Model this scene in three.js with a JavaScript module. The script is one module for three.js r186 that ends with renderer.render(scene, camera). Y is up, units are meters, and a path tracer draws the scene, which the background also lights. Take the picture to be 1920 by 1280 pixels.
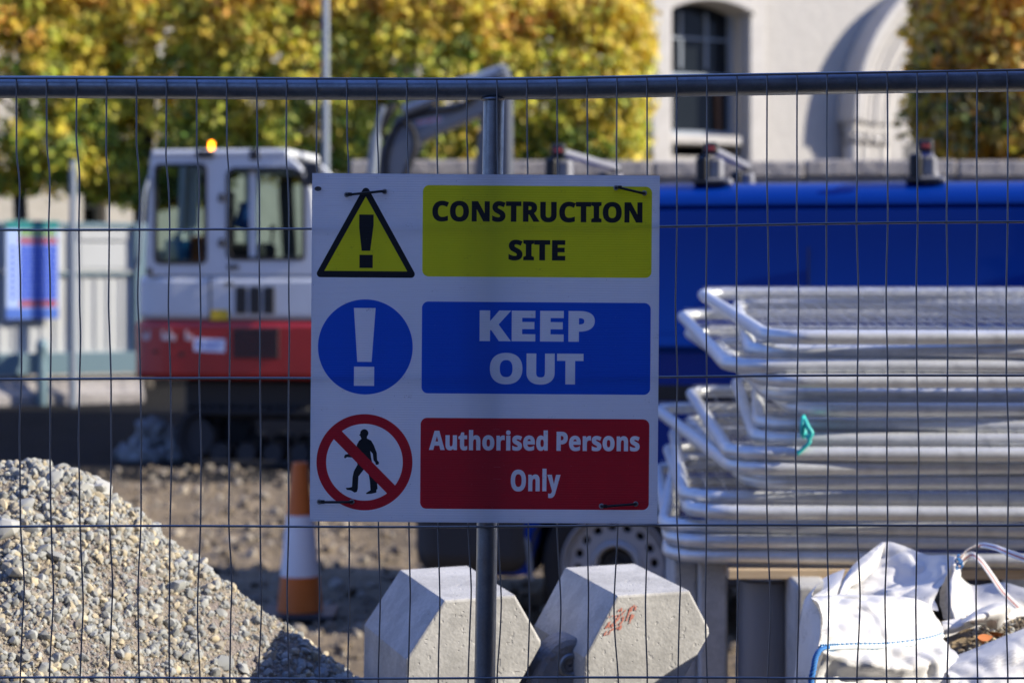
import * as THREE from 'three';
import { RoundedBoxGeometry } from 'three/addons/geometries/RoundedBoxGeometry.js';
import { mergeGeometries, mergeVertices, toCreasedNormals } from 'three/addons/utils/BufferGeometryUtils.js';
import { ImprovedNoise } from 'three/addons/math/ImprovedNoise.js';

// ------------------------------------------------------------------ camera, sky, sun, exposure
const scene = new THREE.Scene();
const F = 3913, EYE = 1.685, FD = 3.6, HX = 960, HY = 502;      // focal length in photo pixels, eye height, fence distance, principal point
const camera = new THREE.PerspectiveCamera(2 * Math.atan(640 / F) * 180 / Math.PI, 1.5, 0.1, 400);
camera.position.set(0, EYE, FD); camera.lookAt(0, EYE, -10);
camera.setViewOffset(1920, 1280, 0, 640 - HY, 1920, 1280);
camera.focus = 3.62; camera.userData.fStop = 4.2;
const renderer = new THREE.WebGLRenderer({ antialias: true });
renderer.setSize(1024, 682);
renderer.toneMapping = THREE.LinearToneMapping; renderer.toneMappingExposure = 2.15;
renderer.shadowMap.enabled = true;
const rad = (d) => d * Math.PI / 180;
const sunEl = rad(27), sunAz = rad(-11);                         // from the right, a touch on the photographer's side
const sunDir = new THREE.Vector3(Math.cos(sunEl) * Math.cos(sunAz), Math.sin(sunEl), -Math.cos(sunEl) * Math.sin(sunAz));
{
  const w = 256, h = 128, d = new Float32Array(w * h * 4), v = new THREE.Vector3();
  for (let j = 0; j < h; j++) for (let i = 0; i < w; i++) {
    const el = ((j + .5) / h - .5) * Math.PI, az = ((i + .5) / w - .5) * 2 * Math.PI;
    v.set(Math.cos(el) * Math.cos(az), Math.sin(el), Math.cos(el) * Math.sin(az));
    const t = Math.pow(Math.max(0, v.y), .45), c = Math.max(0, v.dot(sunDir)), glow = .5 * Math.pow(c, 12) + .12 * Math.pow(c, 3);
    const k = (j * w + i) * 4;
    d[k] = .76 * THREE.MathUtils.lerp(.32, .07, t) + .6 * glow; d[k + 1] = .84 * THREE.MathUtils.lerp(.44, .14, t) + .6 * glow * .95; d[k + 2] = .88 * THREE.MathUtils.lerp(.72, .46, t) + .6 * glow * .85; d[k + 3] = 1;
  }
  const sky = new THREE.DataTexture(d, w, h, THREE.RGBAFormat, THREE.FloatType);
  sky.mapping = THREE.EquirectangularReflectionMapping; sky.magFilter = sky.minFilter = THREE.LinearFilter; sky.needsUpdate = true;
  scene.background = sky; scene.environment = sky;
}
const sun = new THREE.DirectionalLight(new THREE.Color().setRGB(1, .92, .79), 4.2);
sun.position.copy(sunDir).multiplyScalar(60).add(new THREE.Vector3(0, 0, -15)); sun.target.position.set(0, 0, -15);
sun.castShadow = true; sun.shadow.mapSize.set(4096, 4096);
Object.assign(sun.shadow.camera, { left: -40, right: 40, top: 30, bottom: -30, near: 1, far: 140 });
scene.add(sun, sun.target);

// ------------------------------------------------------------------ helpers
let seed = 7;
const rnd = () => { seed = (seed * 1664525 + 1013904223) >>> 0; return seed / 4294967296; };
const rr = (a, b) => a + (b - a) * rnd();
const V = (x, y, z) => new THREE.Vector3(x, y, z);
const P = (px, py, d) => V((px - HX) * d / F, EYE - (py - HY) * d / F, FD - d);   // photo pixel at a distance -> point
const col = (r, g, b) => new THREE.Color().setRGB(r, g, b);
const names = {};
const numbered = (n) => { const k = names[n] = (names[n] ?? -1) + 1; return k ? `${n}_${String(k).padStart(3, '0')}` : n; };
function tag(o, label, category, group) { o.userData.label = label; o.userData.category = category; if (group) o.userData.group = group; return o; }
function thing(name, label, category, pos = V(0, 0, 0), group, ry = 0) {
  const o = new THREE.Group(); o.name = numbered(name); o.position.copy(pos); o.rotation.y = ry; scene.add(o); return tag(o, label, category, group);
}
function mesh(name, geo, mat, parent) { const m = new THREE.Mesh(geo, mat); m.name = name; m.castShadow = m.receiveShadow = true; parent?.add(m); return m; }
const wmesh = (name, geo, mat, parent) => mesh(name, geo.translate(-parent.position.x, -parent.position.y, -parent.position.z), mat, parent);
function struct(name, geo, mat) { const m = mesh(numbered(name), geo, mat, scene); m.userData.kind = 'structure'; return m; }
function clean(g) {
  const q = g.index ? g.toNonIndexed() : g;
  for (const k of Object.keys(q.attributes)) if (!['position', 'normal', 'uv'].includes(k)) q.deleteAttribute(k);
  if (!q.attributes.normal) q.computeVertexNormals();
  q.morphAttributes = {}; q.clearGroups();
  return q;
}
function ub(g) {                                                  // uv in metres, by the axis each face looks along
  const q = clean(g), p = q.attributes.position, n = p.count, uv = new Float32Array(n * 2), a = V(), b = V(), c = V();
  for (let i = 0; i < n; i += 3) {
    a.fromBufferAttribute(p, i); b.fromBufferAttribute(p, i + 1); c.fromBufferAttribute(p, i + 2);
    const m = b.clone().sub(a).cross(c.clone().sub(a)), x = Math.abs(m.x), y = Math.abs(m.y), z = Math.abs(m.z);
    [a, b, c].forEach((v, k) => { const o = (i + k) * 2; if (x > y && x > z) { uv[o] = v.z; uv[o + 1] = v.y; } else if (y > z) { uv[o] = v.x; uv[o + 1] = v.z; } else { uv[o] = v.x; uv[o + 1] = v.y; } });
  }
  q.setAttribute('uv', new THREE.BufferAttribute(uv, 2)); return q;
}
const merge = (l) => mergeGeometries(l.map(ub), false);
const box = (w, h, d, x = 0, y = 0, z = 0, ry = 0, rz = 0, rx = 0) => new THREE.BoxGeometry(w, h, d).rotateX(rx).rotateZ(rz).rotateY(ry).translate(x, y, z);
const rbox = (w, h, d, r, x = 0, y = 0, z = 0, s = 2) => new RoundedBoxGeometry(w, h, d, s, r).translate(x, y, z);
function cyl(a, b, r1, r2 = r1, n = 12, open = false) {
  const d = b.clone().sub(a), g = new THREE.CylinderGeometry(r2, r1, d.length(), n, 1, open);
  return g.applyQuaternion(new THREE.Quaternion().setFromUnitVectors(V(0, 1, 0), d.clone().normalize())).translate((a.x + b.x) / 2, (a.y + b.y) / 2, (a.z + b.z) / 2);
}
const tube = (pts, r, seg = pts.length * 4, n = 8, closed = false) => new THREE.TubeGeometry(new THREE.CatmullRomCurve3(pts, closed, 'centripetal'), seg, r, n, closed);
const path = (pts) => { const s = new THREE.Shape(); pts.forEach(([x, y], i) => i ? s.lineTo(x, y) : s.moveTo(x, y)); return s; };
function rrect(S, x0, y0, x1, y1, r) {
  const s = new S(), [a, b, c, d] = Array.isArray(r) ? r : [r, r, r, r];       // bl, br, tr, tl
  s.moveTo(x0 + a, y0); s.lineTo(x1 - b, y0); s.quadraticCurveTo(x1, y0, x1, y0 + b); s.lineTo(x1, y1 - c); s.quadraticCurveTo(x1, y1, x1 - c, y1);
  s.lineTo(x0 + d, y1); s.quadraticCurveTo(x0, y1, x0, y1 - d); s.lineTo(x0, y0 + a); s.quadraticCurveTo(x0, y0, x0 + a, y0); return s;
}
const ext = (shape, depth, bevel = 0, seg = 6) => new THREE.ExtrudeGeometry(shape, { depth: depth - 2 * bevel, bevelEnabled: bevel > 0, bevelSize: bevel, bevelThickness: bevel, bevelSegments: 2, curveSegments: seg, bevelOffset: -bevel }).translate(0, 0, bevel);

// tileable value noise and the textures made of it
function fbm(size, freq, oct, sd, gain = .5) {
  const out = new Float32Array(size * size); let amp = 1, tot = 0, s = sd * 9301 + 49297;
  for (let o = 0; o < oct; o++, freq *= 2, amp *= gain) {
    const n = Math.min(freq, size), g = new Float32Array(n * n); for (let i = 0; i < n * n; i++) { s = (s * 1664525 + 1013904223) >>> 0; g[i] = s / 4294967296; }
    for (let y = 0; y < size; y++) { const fy = y / size * n, y0 = fy | 0, ty = fy - y0, wy = ty * ty * (3 - 2 * ty), r0 = (y0 % n) * n, r1 = ((y0 + 1) % n) * n;
      for (let x = 0; x < size; x++) { const fx = x / size * n, x0 = fx | 0, tx = fx - x0, wx = tx * tx * (3 - 2 * tx), a = x0 % n, b = (x0 + 1) % n;
        out[y * size + x] += amp * ((g[r0 + a] * (1 - wx) + g[r0 + b] * wx) * (1 - wy) + (g[r1 + a] * (1 - wx) + g[r1 + b] * wx) * wy); } }
    tot += amp;
  }
  let lo = 1e9, hi = -1e9; for (const v of out) { lo = Math.min(lo, v); hi = Math.max(hi, v); }
  for (let i = 0; i < out.length; i++) out[i] = (out[i] - lo) / (hi - lo); return out;
}
const toS = (v) => 255 * (v <= .0031308 ? 12.92 * v : 1.055 * Math.pow(v, 1 / 2.4) - .055);
function tex(size, fn, repeat, srgb = true) {
  const d = new Uint8Array(size * size * 4);
  for (let i = 0; i < size * size; i++) { const c = fn(i); for (let k = 0; k < 3; k++) { const v = Math.min(1, Math.max(0, typeof c === 'number' ? c : c[k])); d[i * 4 + k] = srgb ? toS(v) : v * 255; } d[i * 4 + 3] = 255; }
  const t = new THREE.DataTexture(d, size, size); t.wrapS = t.wrapT = THREE.RepeatWrapping; t.magFilter = THREE.LinearFilter; t.minFilter = THREE.LinearMipmapLinearFilter; t.generateMipmaps = true;
  if (srgb) t.colorSpace = THREE.SRGBColorSpace; t.repeat.set(repeat, repeat); t.needsUpdate = true; return t;
}
const ramp = (stops) => (v) => { const x = Math.min(.9999, Math.max(0, v)) * (stops.length - 1), i = x | 0, t = x - i; return stops[i].map((c, k) => c + (stops[i + 1][k] - c) * t); };
const nA = fbm(512, 4, 7, 1), nB = fbm(512, 8, 6, 2, .65), nC = fbm(512, 64, 3, 3, .7), nD = fbm(512, 3, 4, 5);
const S = (a) => 1 / a;
const M = {};
const std = (o) => new THREE.MeshStandardMaterial(o), phy = (o) => new THREE.MeshPhysicalMaterial(o);
{
  const mix = (a, b) => (i) => Math.min(1, Math.max(0, a * nA[i] + b * nC[i]));
  const cr = ramp([[.25, .248, .24], [.37, .367, .36], [.45, .447, .44], [.51, .507, .50]]), cmix = mix(.6, .5);
  const pitN = fbm(512, 40, 2, 9), cb = tex(512, (i) => pitN[i] > .8 ? .1 : .35 + .35 * nC[i] + .3 * nB[i], S(.35), false);
  M.concrete = std({ map: tex(512, (i) => { const c = cr(cmix(i)); const stain = nB[i] > .62 && nC[i] > .42 ? .86 : 1; return [c[0] * stain, c[1] * stain * .99, c[2] * stain * .96]; }, S(.35)), bumpMap: cb, bumpScale: .0018, roughness: .92 });
  M.stone = std({ map: tex(512, (i) => ramp([[.29, .275, .25], [.38, .362, .335], [.44, .42, .39]])(.25 + .12 * nA[i] + .38 * nC[i]), S(3)), bumpMap: tex(512, (i) => nB[i], S(1.2), false), bumpScale: .01, roughness: .95 });
  M.stoneTrim = std({ map: tex(512, (i) => ramp([[.36, .34, .31], [.43, .41, .38], [.47, .45, .42]])(.5 * nA[(i * 3) % nA.length] + .5 * nC[i]), S(2)), roughness: .95 });
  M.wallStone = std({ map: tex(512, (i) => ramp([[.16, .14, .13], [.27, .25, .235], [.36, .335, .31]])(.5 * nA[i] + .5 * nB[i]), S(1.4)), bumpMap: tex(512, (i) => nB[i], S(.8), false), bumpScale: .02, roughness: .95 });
  const soil = ramp([[.07, .052, .034], [.14, .108, .07], [.215, .168, .112], [.29, .235, .165]]);
  M.soil = phy({ specularIntensity: .2, map: tex(512, (i) => soil(.55 * nB[i] + .42 * nC[i]), S(2.2)), bumpMap: tex(512, (i) => .5 * nB[i] + .5 * nC[i], S(2.2), false), bumpScale: .03, roughness: 1 });
  M.dust = std({ map: tex(512, (i) => { const g = nD[i]; return ramp([[.13, .108, .078], [.235, .20, .15], [.35, .31, .24]])(.3 * nB[i] + .7 * nC[i]).map((v, k) => v * (1 - .12 * g * (k === 2 ? -1 : 1))); }, S(.3)), bumpMap: tex(512, (i) => nC[i], S(.22), false), bumpScale: .006, roughness: 1 });
  const gal = (lo, hi, m, r, s) => std({ map: tex(256, (i) => { const v = nB[((i >> 8) * 2) * 512 + (i & 255) * 2] * .6 + nC[((i >> 8) * 2) * 512 + (i & 255) * 2] * .4; return [lo[0] + (hi[0] - lo[0]) * v, lo[1] + (hi[1] - lo[1]) * v, lo[2] + (hi[2] - lo[2]) * v]; }, S(s)), roughnessMap: tex(256, (i) => .6 + .5 * nB[((i >> 8) * 2) * 512 + (i & 255) * 2], S(s * .7), false), roughness: r, metalness: m });
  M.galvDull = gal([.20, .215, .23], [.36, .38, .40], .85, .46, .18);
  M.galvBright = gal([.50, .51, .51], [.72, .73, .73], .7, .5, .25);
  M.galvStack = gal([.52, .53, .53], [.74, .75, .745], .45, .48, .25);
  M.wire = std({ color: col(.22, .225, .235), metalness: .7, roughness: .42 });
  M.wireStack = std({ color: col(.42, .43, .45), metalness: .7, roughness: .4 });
  M.blackPlastic = std({ color: col(.012, .012, .013), roughness: .45 });
  M.darkPlastic = std({ color: col(.02, .021, .024), roughness: .6 });
  M.rubber = std({ color: col(.013, .013, .014), roughness: .85, bumpMap: tex(128, (i) => nC[i * 3 % nC.length], S(.1), false), bumpScale: .001 });
  M.vanBlue = phy({ map: tex(256, (i) => { const v = nD[i % nD.length] * .25 + .85; return [.002 * v, .030 * v, .225 * v]; }, S(2)), roughness: .4, specularIntensity: .08, clearcoat: .18, clearcoatRoughness: .06 });
  M.glass = phy({ color: col(.75, .85, .82), transmission: 1, thickness: 0, roughness: .02 });
  M.glassDark = phy({ color: col(.012, .015, .018), roughness: .08, metalness: 0, specularIntensity: .35 });
  M.rim = std({ color: col(.36, .37, .39), metalness: .3, roughness: .42 });
  M.digWhite = phy({ map: tex(256, (i) => { const v = .84 + .16 * nB[i % nB.length]; return [.60 * v, .62 * v, .63 * v]; }, S(.8)), roughness: .45, clearcoat: .3, clearcoatRoughness: .3 });
  M.digRed = phy({ map: tex(256, (i) => { const v = .75 + .3 * nB[i % nB.length]; return [.42 * v, .018 * v, .014 * v]; }, S(.8)), roughness: .42, clearcoat: .4, clearcoatRoughness: .25 });
  M.yellow = std({ color: col(.62, .42, .02), roughness: .5 });
  M.wood = std({ map: tex(256, (i) => { const y = i >> 8, x = i & 255; const v = nB[(y * 8 % 512) * 512 + (x >> 2)]; return ramp([[.30, .21, .12], [.46, .34, .21], [.56, .44, .29]])(v); }, S(.3)), roughness: .85 });
  M.bag = phy({ map: tex(512, (i) => { const x = i & 511, y = i >> 9, w = ((x >> 1) + (y >> 1)) & 1 ? .97 : 1.03, v = (.9 + .14 * nA[i]) * w; const dirt = nD[i] > .66 && nC[i] > .5 ? .8 : 1; return [.62 * v * dirt, .61 * v * dirt, .59 * v * dirt]; }, S(.5)), bumpMap: tex(512, (i) => { const x = i & 511, y = i >> 9; return (((x >> 2) + (y >> 2)) & 1 ? .7 : .3) + .3 * nB[i]; }, S(.5), false), bumpScale: .0006, roughness: .6, transmission: .12, thickness: 0, side: THREE.DoubleSide });
  M.rope = std({ color: col(.03, .16, .42), roughness: .8 });
  M.ropeWhite = std({ color: col(.62, .68, .72), roughness: .8 });
  M.leafLitter = std({ color: col(.42, .13, .03), roughness: .8, side: THREE.DoubleSide });
  M.coneOrange = std({ map: tex(256, (i) => { const v = .8 + .25 * nB[i % nB.length]; return [.60 * v, .135 * v, .012 * v]; }, S(.5)), roughness: .5 });
  M.coneWhite = std({ color: col(.72, .72, .72), roughness: .5 });
  M.teal = std({ color: col(.02, .42, .40), roughness: .5 });
  M.hoard = std({ map: tex(256, (i) => { const v = .86 + .16 * nB[i % nB.length]; return [.43 * v, .44 * v, .43 * v]; }, S(1.5)), roughness: .6 });
  M.hoardFrame = std({ color: col(.13, .20, .23), roughness: .55, metalness: .3 });
  M.bark = std({ map: tex(256, (i) => ramp([[.03, .026, .022], [.09, .078, .065]])(nB[i % nB.length]), S(.4)), bumpMap: tex(256, (i) => nB[i % nB.length], S(.4), false), bumpScale: .02, roughness: 1 });
  M.lampPost = std({ color: col(.20, .23, .27), roughness: .5, metalness: .3 });
  M.windowFrame = std({ color: col(.24, .28, .33), roughness: .5 });
  M.seat = std({ color: col(.02, .02, .022), roughness: .85 });
}

// ------------------------------------------------------------------ the ground
const pn = new ImprovedNoise();
const N3 = (x, y, z) => pn.noise(x + 31.7, y + 17.3, z + 5.1);
function groundH(x, z) {
  const k = THREE.MathUtils.smoothstep(-z, 4, 7) * (1 - THREE.MathUtils.smoothstep(-z, 11.8, 12.7)) * (1 - THREE.MathUtils.smoothstep(Math.abs(x), 9, 14));
  return k * (.05 * N3(x * .5, z * .5, 0) + .045 * N3(x * 1.7, z * 1.7, 2) + .022 * Math.abs(N3(x * 5, z * 5, 4)) + .012 * N3(x * 13, z * 13, 6)) - .01 * k;
}
{
  const xs = [], zs = [];
  for (const x of [-160, -90, -50, -30, -20, -14]) xs.push(x); for (let x = -11; x <= 7; x += .055) xs.push(x); for (const x of [9, 12, 20, 30, 50, 90, 160]) xs.push(x);
  for (const z of [-200, -120, -80, -55, -40, -34]) zs.push(z); for (let z = -30; z <= -4; z += .065) zs.push(z); for (const z of [-2, 0, 2, 5, 10, 20, 40]) zs.push(z);
  const p = [], uv = [], idx = [];
  for (const z of zs) for (const x of xs) { p.push(x, groundH(x, z), z); uv.push(x, -z); }
  for (let j = 0; j < zs.length - 1; j++) for (let i = 0; i < xs.length - 1; i++) { const a = j * xs.length + i, b = a + 1, c = a + xs.length, d = c + 1; idx.push(a, c, b, b, c, d); }
  const g = new THREE.BufferGeometry(); g.setAttribute('position', new THREE.Float32BufferAttribute(p, 3)); g.setAttribute('uv', new THREE.Float32BufferAttribute(uv, 2)); g.setIndex(idx); g.computeVertexNormals();
  struct('ground', g, M.soil);
}
{ // near black sheet, the shade beyond the bare soil put into its colour
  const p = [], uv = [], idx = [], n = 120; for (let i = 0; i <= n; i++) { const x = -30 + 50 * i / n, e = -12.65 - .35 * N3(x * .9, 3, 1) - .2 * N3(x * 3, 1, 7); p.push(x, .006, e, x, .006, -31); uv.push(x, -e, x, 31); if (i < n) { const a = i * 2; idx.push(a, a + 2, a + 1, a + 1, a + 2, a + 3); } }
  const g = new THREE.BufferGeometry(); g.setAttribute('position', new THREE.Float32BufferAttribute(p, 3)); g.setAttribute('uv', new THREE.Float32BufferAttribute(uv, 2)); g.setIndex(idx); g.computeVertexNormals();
  struct('shade_sheet', g, phy({ specularIntensity: .15, map: tex(256, (i) => { const v = .008 + .012 * nB[i % nB.length]; return [v, v, v * 1.05]; }, S(2)), bumpMap: tex(256, (i) => nC[i % nC.length], S(.6), false), bumpScale: .006, roughness: .95 }));
}
// stone shapes shared by all rubble
function stoneGeo(sd, det = 1) {
  const g = mergeVertices((() => { const q = new THREE.IcosahedronGeometry(1, det); q.deleteAttribute('uv'); q.deleteAttribute('normal'); return q; })()), p = g.attributes.position, v = V();
  const cuts = []; for (let k = 0; k < 6; k++) { const a = N3(sd * 3.1 + k, 1.7 * k, sd) * 9, b = N3(sd, k * 2.3, 4.4) * 5; cuts.push([V(Math.cos(a) * Math.cos(b), Math.sin(b), Math.sin(a) * Math.cos(b)), .62 + .2 * Math.abs(N3(k * 1.3, sd, 8.8))]); }
  for (let i = 0; i < p.count; i++) {
    v.fromBufferAttribute(p, i); const n = 1 + .35 * N3(v.x * 1.3 + sd * 7, v.y * 1.3, v.z * 1.3);
    v.multiplyScalar(n); for (const [d, o] of cuts) { const e = v.dot(d) - o; if (e > 0) v.addScaledVector(d, -e); }
    p.setXYZ(i, v.x, v.y * .72, v.z);
  }
  return ub(toCreasedNormals(g, .55));
}
const stones = Array.from({ length: 6 }, (_, i) => stoneGeo(i + 1)), pebbles = Array.from({ length: 3 }, (_, i) => stoneGeo(i + 11, 1));
const stoneTex = tex(256, (i) => .72 + .36 * nC[(i * 5) % nC.length], 9);
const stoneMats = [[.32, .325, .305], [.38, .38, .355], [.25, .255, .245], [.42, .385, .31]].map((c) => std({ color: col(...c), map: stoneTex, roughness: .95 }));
function scatter(name, parent, geo, mat, list, colors) {
  const im = new THREE.InstancedMesh(geo, mat, list.length), m = new THREE.Matrix4(), q = new THREE.Quaternion(), e = new THREE.Euler();
  list.forEach(([p, s, c], i) => { q.setFromEuler(e.set(rr(0, 6.3), rr(0, 6.3), rr(0, 6.3))); im.setMatrixAt(i, m.compose(p, q, V(s * rr(.8, 1.25), s * rr(.75, 1.1), s * rr(.8, 1.25)))); im.setColorAt(i, c); });
  im.name = name; im.castShadow = im.receiveShadow = true; im.userData.kind = 'stuff'; parent.add(im); return im;
}
const greys = () => { const t = rnd(), v = rr(.75, 1.2); return t < .62 ? col(.31 * v, .315 * v, .295 * v) : t < .88 ? col(.35 * v, .315 * v, .245 * v) : col(.48 * v, .41 * v, .28 * v); };
const browns = () => { const v = rr(.6, 1.3); return rnd() < .6 ? col(.17 * v, .135 * v, .095 * v) : col(.26 * v, .225 * v, .175 * v); };
{
  const o = thing('ground_stones', 'loose stones and clods strewn over the bare soil of the site', 'stones'); o.userData.kind = 'stuff';
  const l = []; for (let i = 0; i < 3600; i++) { const d = rr(8.6, 17.5), x = rr(-.27, .12) * d, z = FD - d; const s = .012 + .035 * Math.pow(rnd(), 4); l.push([V(x, groundH(x, z) + s * .3, z), s, browns()]); }
  scatter('loose_stones', o, pebbles[0], std({ map: stoneTex, roughness: 1 }), l);
}

// ------------------------------------------------------------------ stone building with the arched window and the big arch
const FY = rad(27), FC = P(1400, 300, 38);
const faca = thing('stone_building', 'pale stone building with an arched sash window and a large moulded arch', 'building', V(FC.x, 0, FC.z), null, FY);
// a photo pixel on the plane of the facade, in the facade's own metres
function onF(px, py) {
  const dir = P(px, py, 1).sub(camera.position), n = V(Math.sin(FY), 0, Math.cos(FY)), o = V(FC.x, 0, FC.z);
  const t = o.clone().sub(camera.position).dot(n) / dir.dot(n), w = camera.position.clone().addScaledVector(dir, t).sub(o);
  return [w.x * Math.cos(FY) - w.z * Math.sin(FY), w.y];
}
{
  const [wx0, wy0] = onF(1250, 292), [wx1, wy1] = onF(1394, 8), [cx, cy] = onF(1815, 240), R = cx - onF(1568, 240)[0];
  const T = .7;
  // wall with a window opening and the arch opening
  const wall = path([[-24, 0], [16, 0], [16, 9], [-24, 9]]);
  const rise = .2, win = new THREE.Path(); win.moveTo(wx0, wy0); win.lineTo(wx0, wy1 - rise); win.quadraticCurveTo((wx0 + wx1) / 2, wy1 + rise, wx1, wy1 - rise); win.lineTo(wx1, wy0); win.closePath();
  wall.holes.push(win);
  const r2 = R * .50, ao = new THREE.Path(); ao.moveTo(cx - r2, 1.2); ao.lineTo(cx - r2, cy); ao.absarc(cx, cy, r2, Math.PI, 0, true); ao.lineTo(cx + r2, 1.2); ao.closePath(); wall.holes.push(ao);
  const lw = []; for (const [a, b, y0, y1] of [[155, 200, 345, 425], [700, 780, 120, 300], [380, 450, 60, 300]]) { const [x0, yb] = onF(a, y1), [x1, yt] = onF(b, y0); const h = new THREE.Path(); h.moveTo(x0, yb); h.lineTo(x0, yt); h.lineTo(x1, yt); h.lineTo(x1, yb); h.closePath(); wall.holes.push(h); lw.push([x0, x1, yb, yt]); }
  mesh('wall', ub(ext(wall, T, 0, 20).translate(0, 0, -T)), M.stone, faca);
  for (const [x0, x1, yb, yt] of lw) { const f = mesh('window', merge([box(.06, yt - yb, .08, x0 + .03, (yt + yb) / 2, -.5), box(.06, yt - yb, .08, x1 - .03, (yt + yb) / 2, -.5), box(x1 - x0 - .12, .06, .08, (x0 + x1) / 2, yt - .03, -.5), box(x1 - x0 - .12, .06, .08, (x0 + x1) / 2, (yt + yb) / 2, -.5)]), M.windowFrame, faca); mesh('pane', ub(box(x1 - x0, yt - yb, .01, (x0 + x1) / 2, (yt + yb) / 2, -.52)), M.glassDark, f); }
  // course lines: long flat ashlar blocks a little proud of the wall, too faint in the photo to pick apart
  mesh('back_wall', ub(box(40, 9, .3, -4, 4.5, -2.6)), M.wallStone, faca);
  mesh('roof', merge([box(40.4, .35, 1.3, -4, 9.18, -.4), box(40, .2, 6, -4, 9.5, -3)]), M.stoneTrim, faca);
  // pilasters at the window's sides, the sill and the hood
  const pw = onF(1243, 200)[0] - onF(1204, 200)[0], [pxm] = onF(1223, 200);
  mesh('pilaster', merge([rbox(pw, 8, .35, .05, pxm, 4.4, .17)]), M.stoneTrim, faca);
  const [p2] = onF(1413, 200), p2w = onF(1428, 200)[0] - onF(1398, 200)[0];
  mesh('pilaster', merge([rbox(p2w, 8, .16, .03, p2, 4.4, .08)]), M.stoneTrim, faca);
  const hood = new THREE.Shape(); hood.moveTo(wx0 - .08, wy1 - rise - .02); hood.quadraticCurveTo((wx0 + wx1) / 2, wy1 + rise + .02, wx1 + .08, wy1 - rise - .02); hood.lineTo(wx1 + .08, wy1 + .02); hood.quadraticCurveTo((wx0 + wx1) / 2, wy1 + rise * 2.2, wx0 - .08, wy1 + .02); hood.closePath();
  mesh('window_hood', ub(ext(hood, .28, .03, 16)), M.stoneTrim, faca);
  const [, sy] = onF(1320, 262);
  mesh('window_sill', ub(rbox(wx1 - wx0 - .02, .16, .5, .03, (wx0 + wx1) / 2, sy, -.2)), M.stoneTrim, faca);
  // sash window
  const wn = mesh('window', merge([
    box(.07, wy1 - sy, .12, wx0 + .035, (wy1 + sy) / 2, -.42), box(.07, wy1 - sy, .12, wx1 - .035, (wy1 + sy) / 2, -.42),
    box(wx1 - wx0 - .14, .1, .14, (wx0 + wx1) / 2, onF(1320, 140)[1], -.41), box(wx1 - wx0 - .14, .035, .07, (wx0 + wx1) / 2, onF(1320, 68)[1], -.42), box(wx1 - wx0 - .14, .1, .12, (wx0 + wx1) / 2, sy + .13, -.42),
    box(.04, onF(1, 10)[1] - onF(1, 135)[1], .07, wx0 + (wx1 - wx0) / 3, onF(1320, 72)[1], -.42), box(.04, onF(1, 10)[1] - onF(1, 135)[1], .07, wx0 + (wx1 - wx0) * 2 / 3, onF(1320, 72)[1], -.42)]), M.windowFrame, faca);
  mesh('pane', ub(box(wx1 - wx0 - .1, wy1 - sy + .1, .012, (wx0 + wx1) / 2, (wy1 + sy) / 2, -.45)), M.glassDark, wn);
  mesh('curtain', merge([cyl(V(wx1 - .3, sy + .2, -.36), V(wx1 - .3, sy + .9, -.38), .05, .07, 8)]), std({ color: col(.07, .035, .02), roughness: .9 }), wn);
  // the arch: stepped roll mouldings on clustered shafts with carved capitals
  const ring = (ro, ri, z0, z1, name) => {
    const s = new THREE.Shape(); s.moveTo(cx - ro, cy - .02); s.absarc(cx, cy, ro, Math.PI, 0, true); s.lineTo(cx + ri, cy - .02); s.absarc(cx, cy, ri, 0, Math.PI, false); s.closePath();
    mesh(name, ub(ext(s, z1 - z0, .05, 40).translate(0, 0, z0)), M.stoneTrim, faca);
  };
  ring(R, R * .93, .0, .60, 'arch_moulding'); ring(R * .928, R * .80, -.1, .22, 'arch_moulding'); ring(R * .795, R * .705, -.2, .06, 'arch_moulding'); ring(R * .70, R * .60, -.35, -.08, 'arch_moulding'); ring(R * .595, R * .51, -.5, -.22, 'arch_moulding');
  for (const [m, w, z] of [[.895, .034, .40], [.83, .024, .34], [.76, .034, .22], [.71, .016, .16], [.655, .036, .06], [.56, .034, -.10]]) mesh('roll_moulding', ub(new THREE.TorusGeometry(R * m, R * w, 12, 56, Math.PI).translate(cx, cy, z)), M.stoneTrim, faca);
  for (const [r, q, z] of [[.95, .05, .3], [.845, .05, .16], [.755, .045, .05], [.655, .055, -.1], [.55, .045, -.28]]) mesh('column_shaft', ub(cyl(V(cx - R * r, .6, z), V(cx - R * r, cy - .42, z), R * q * 1.1, R * q, 16)), M.stoneTrim, faca);
  for (const [r, z] of [[.955, .34], [.86, .22], [.76, .10], [.66, -.02], [.56, -.2], [.47, -.2]]) {
    const l = [rbox(.20, .08, .22, .02, cx - R * r, cy - .03, z)];
    for (let k = 0; k < 9; k++) { const a = k / 9 * 6.28, y = cy - .12 - .1 * (k % 3); l.push(new THREE.SphereGeometry(.07 + .03 * rnd(), 8, 6).scale(1.2, .9, 1).translate(cx - R * r + .1 * Math.cos(a), y, z + .1 * Math.sin(a))); }
    l.push(cyl(V(cx - R * r, cy - .42, z), V(cx - R * r, cy - .05, z), .06, .1, 12)); mesh('capital', merge(l), M.stoneTrim, faca);
  }
  mesh('doorway', ub(box(r2 * 2 + .1, cy + r2, .1, cx, (cy + r2) / 2, -.68)), std({ color: col(.05, .05, .055), roughness: .6 }), faca);
}

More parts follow.
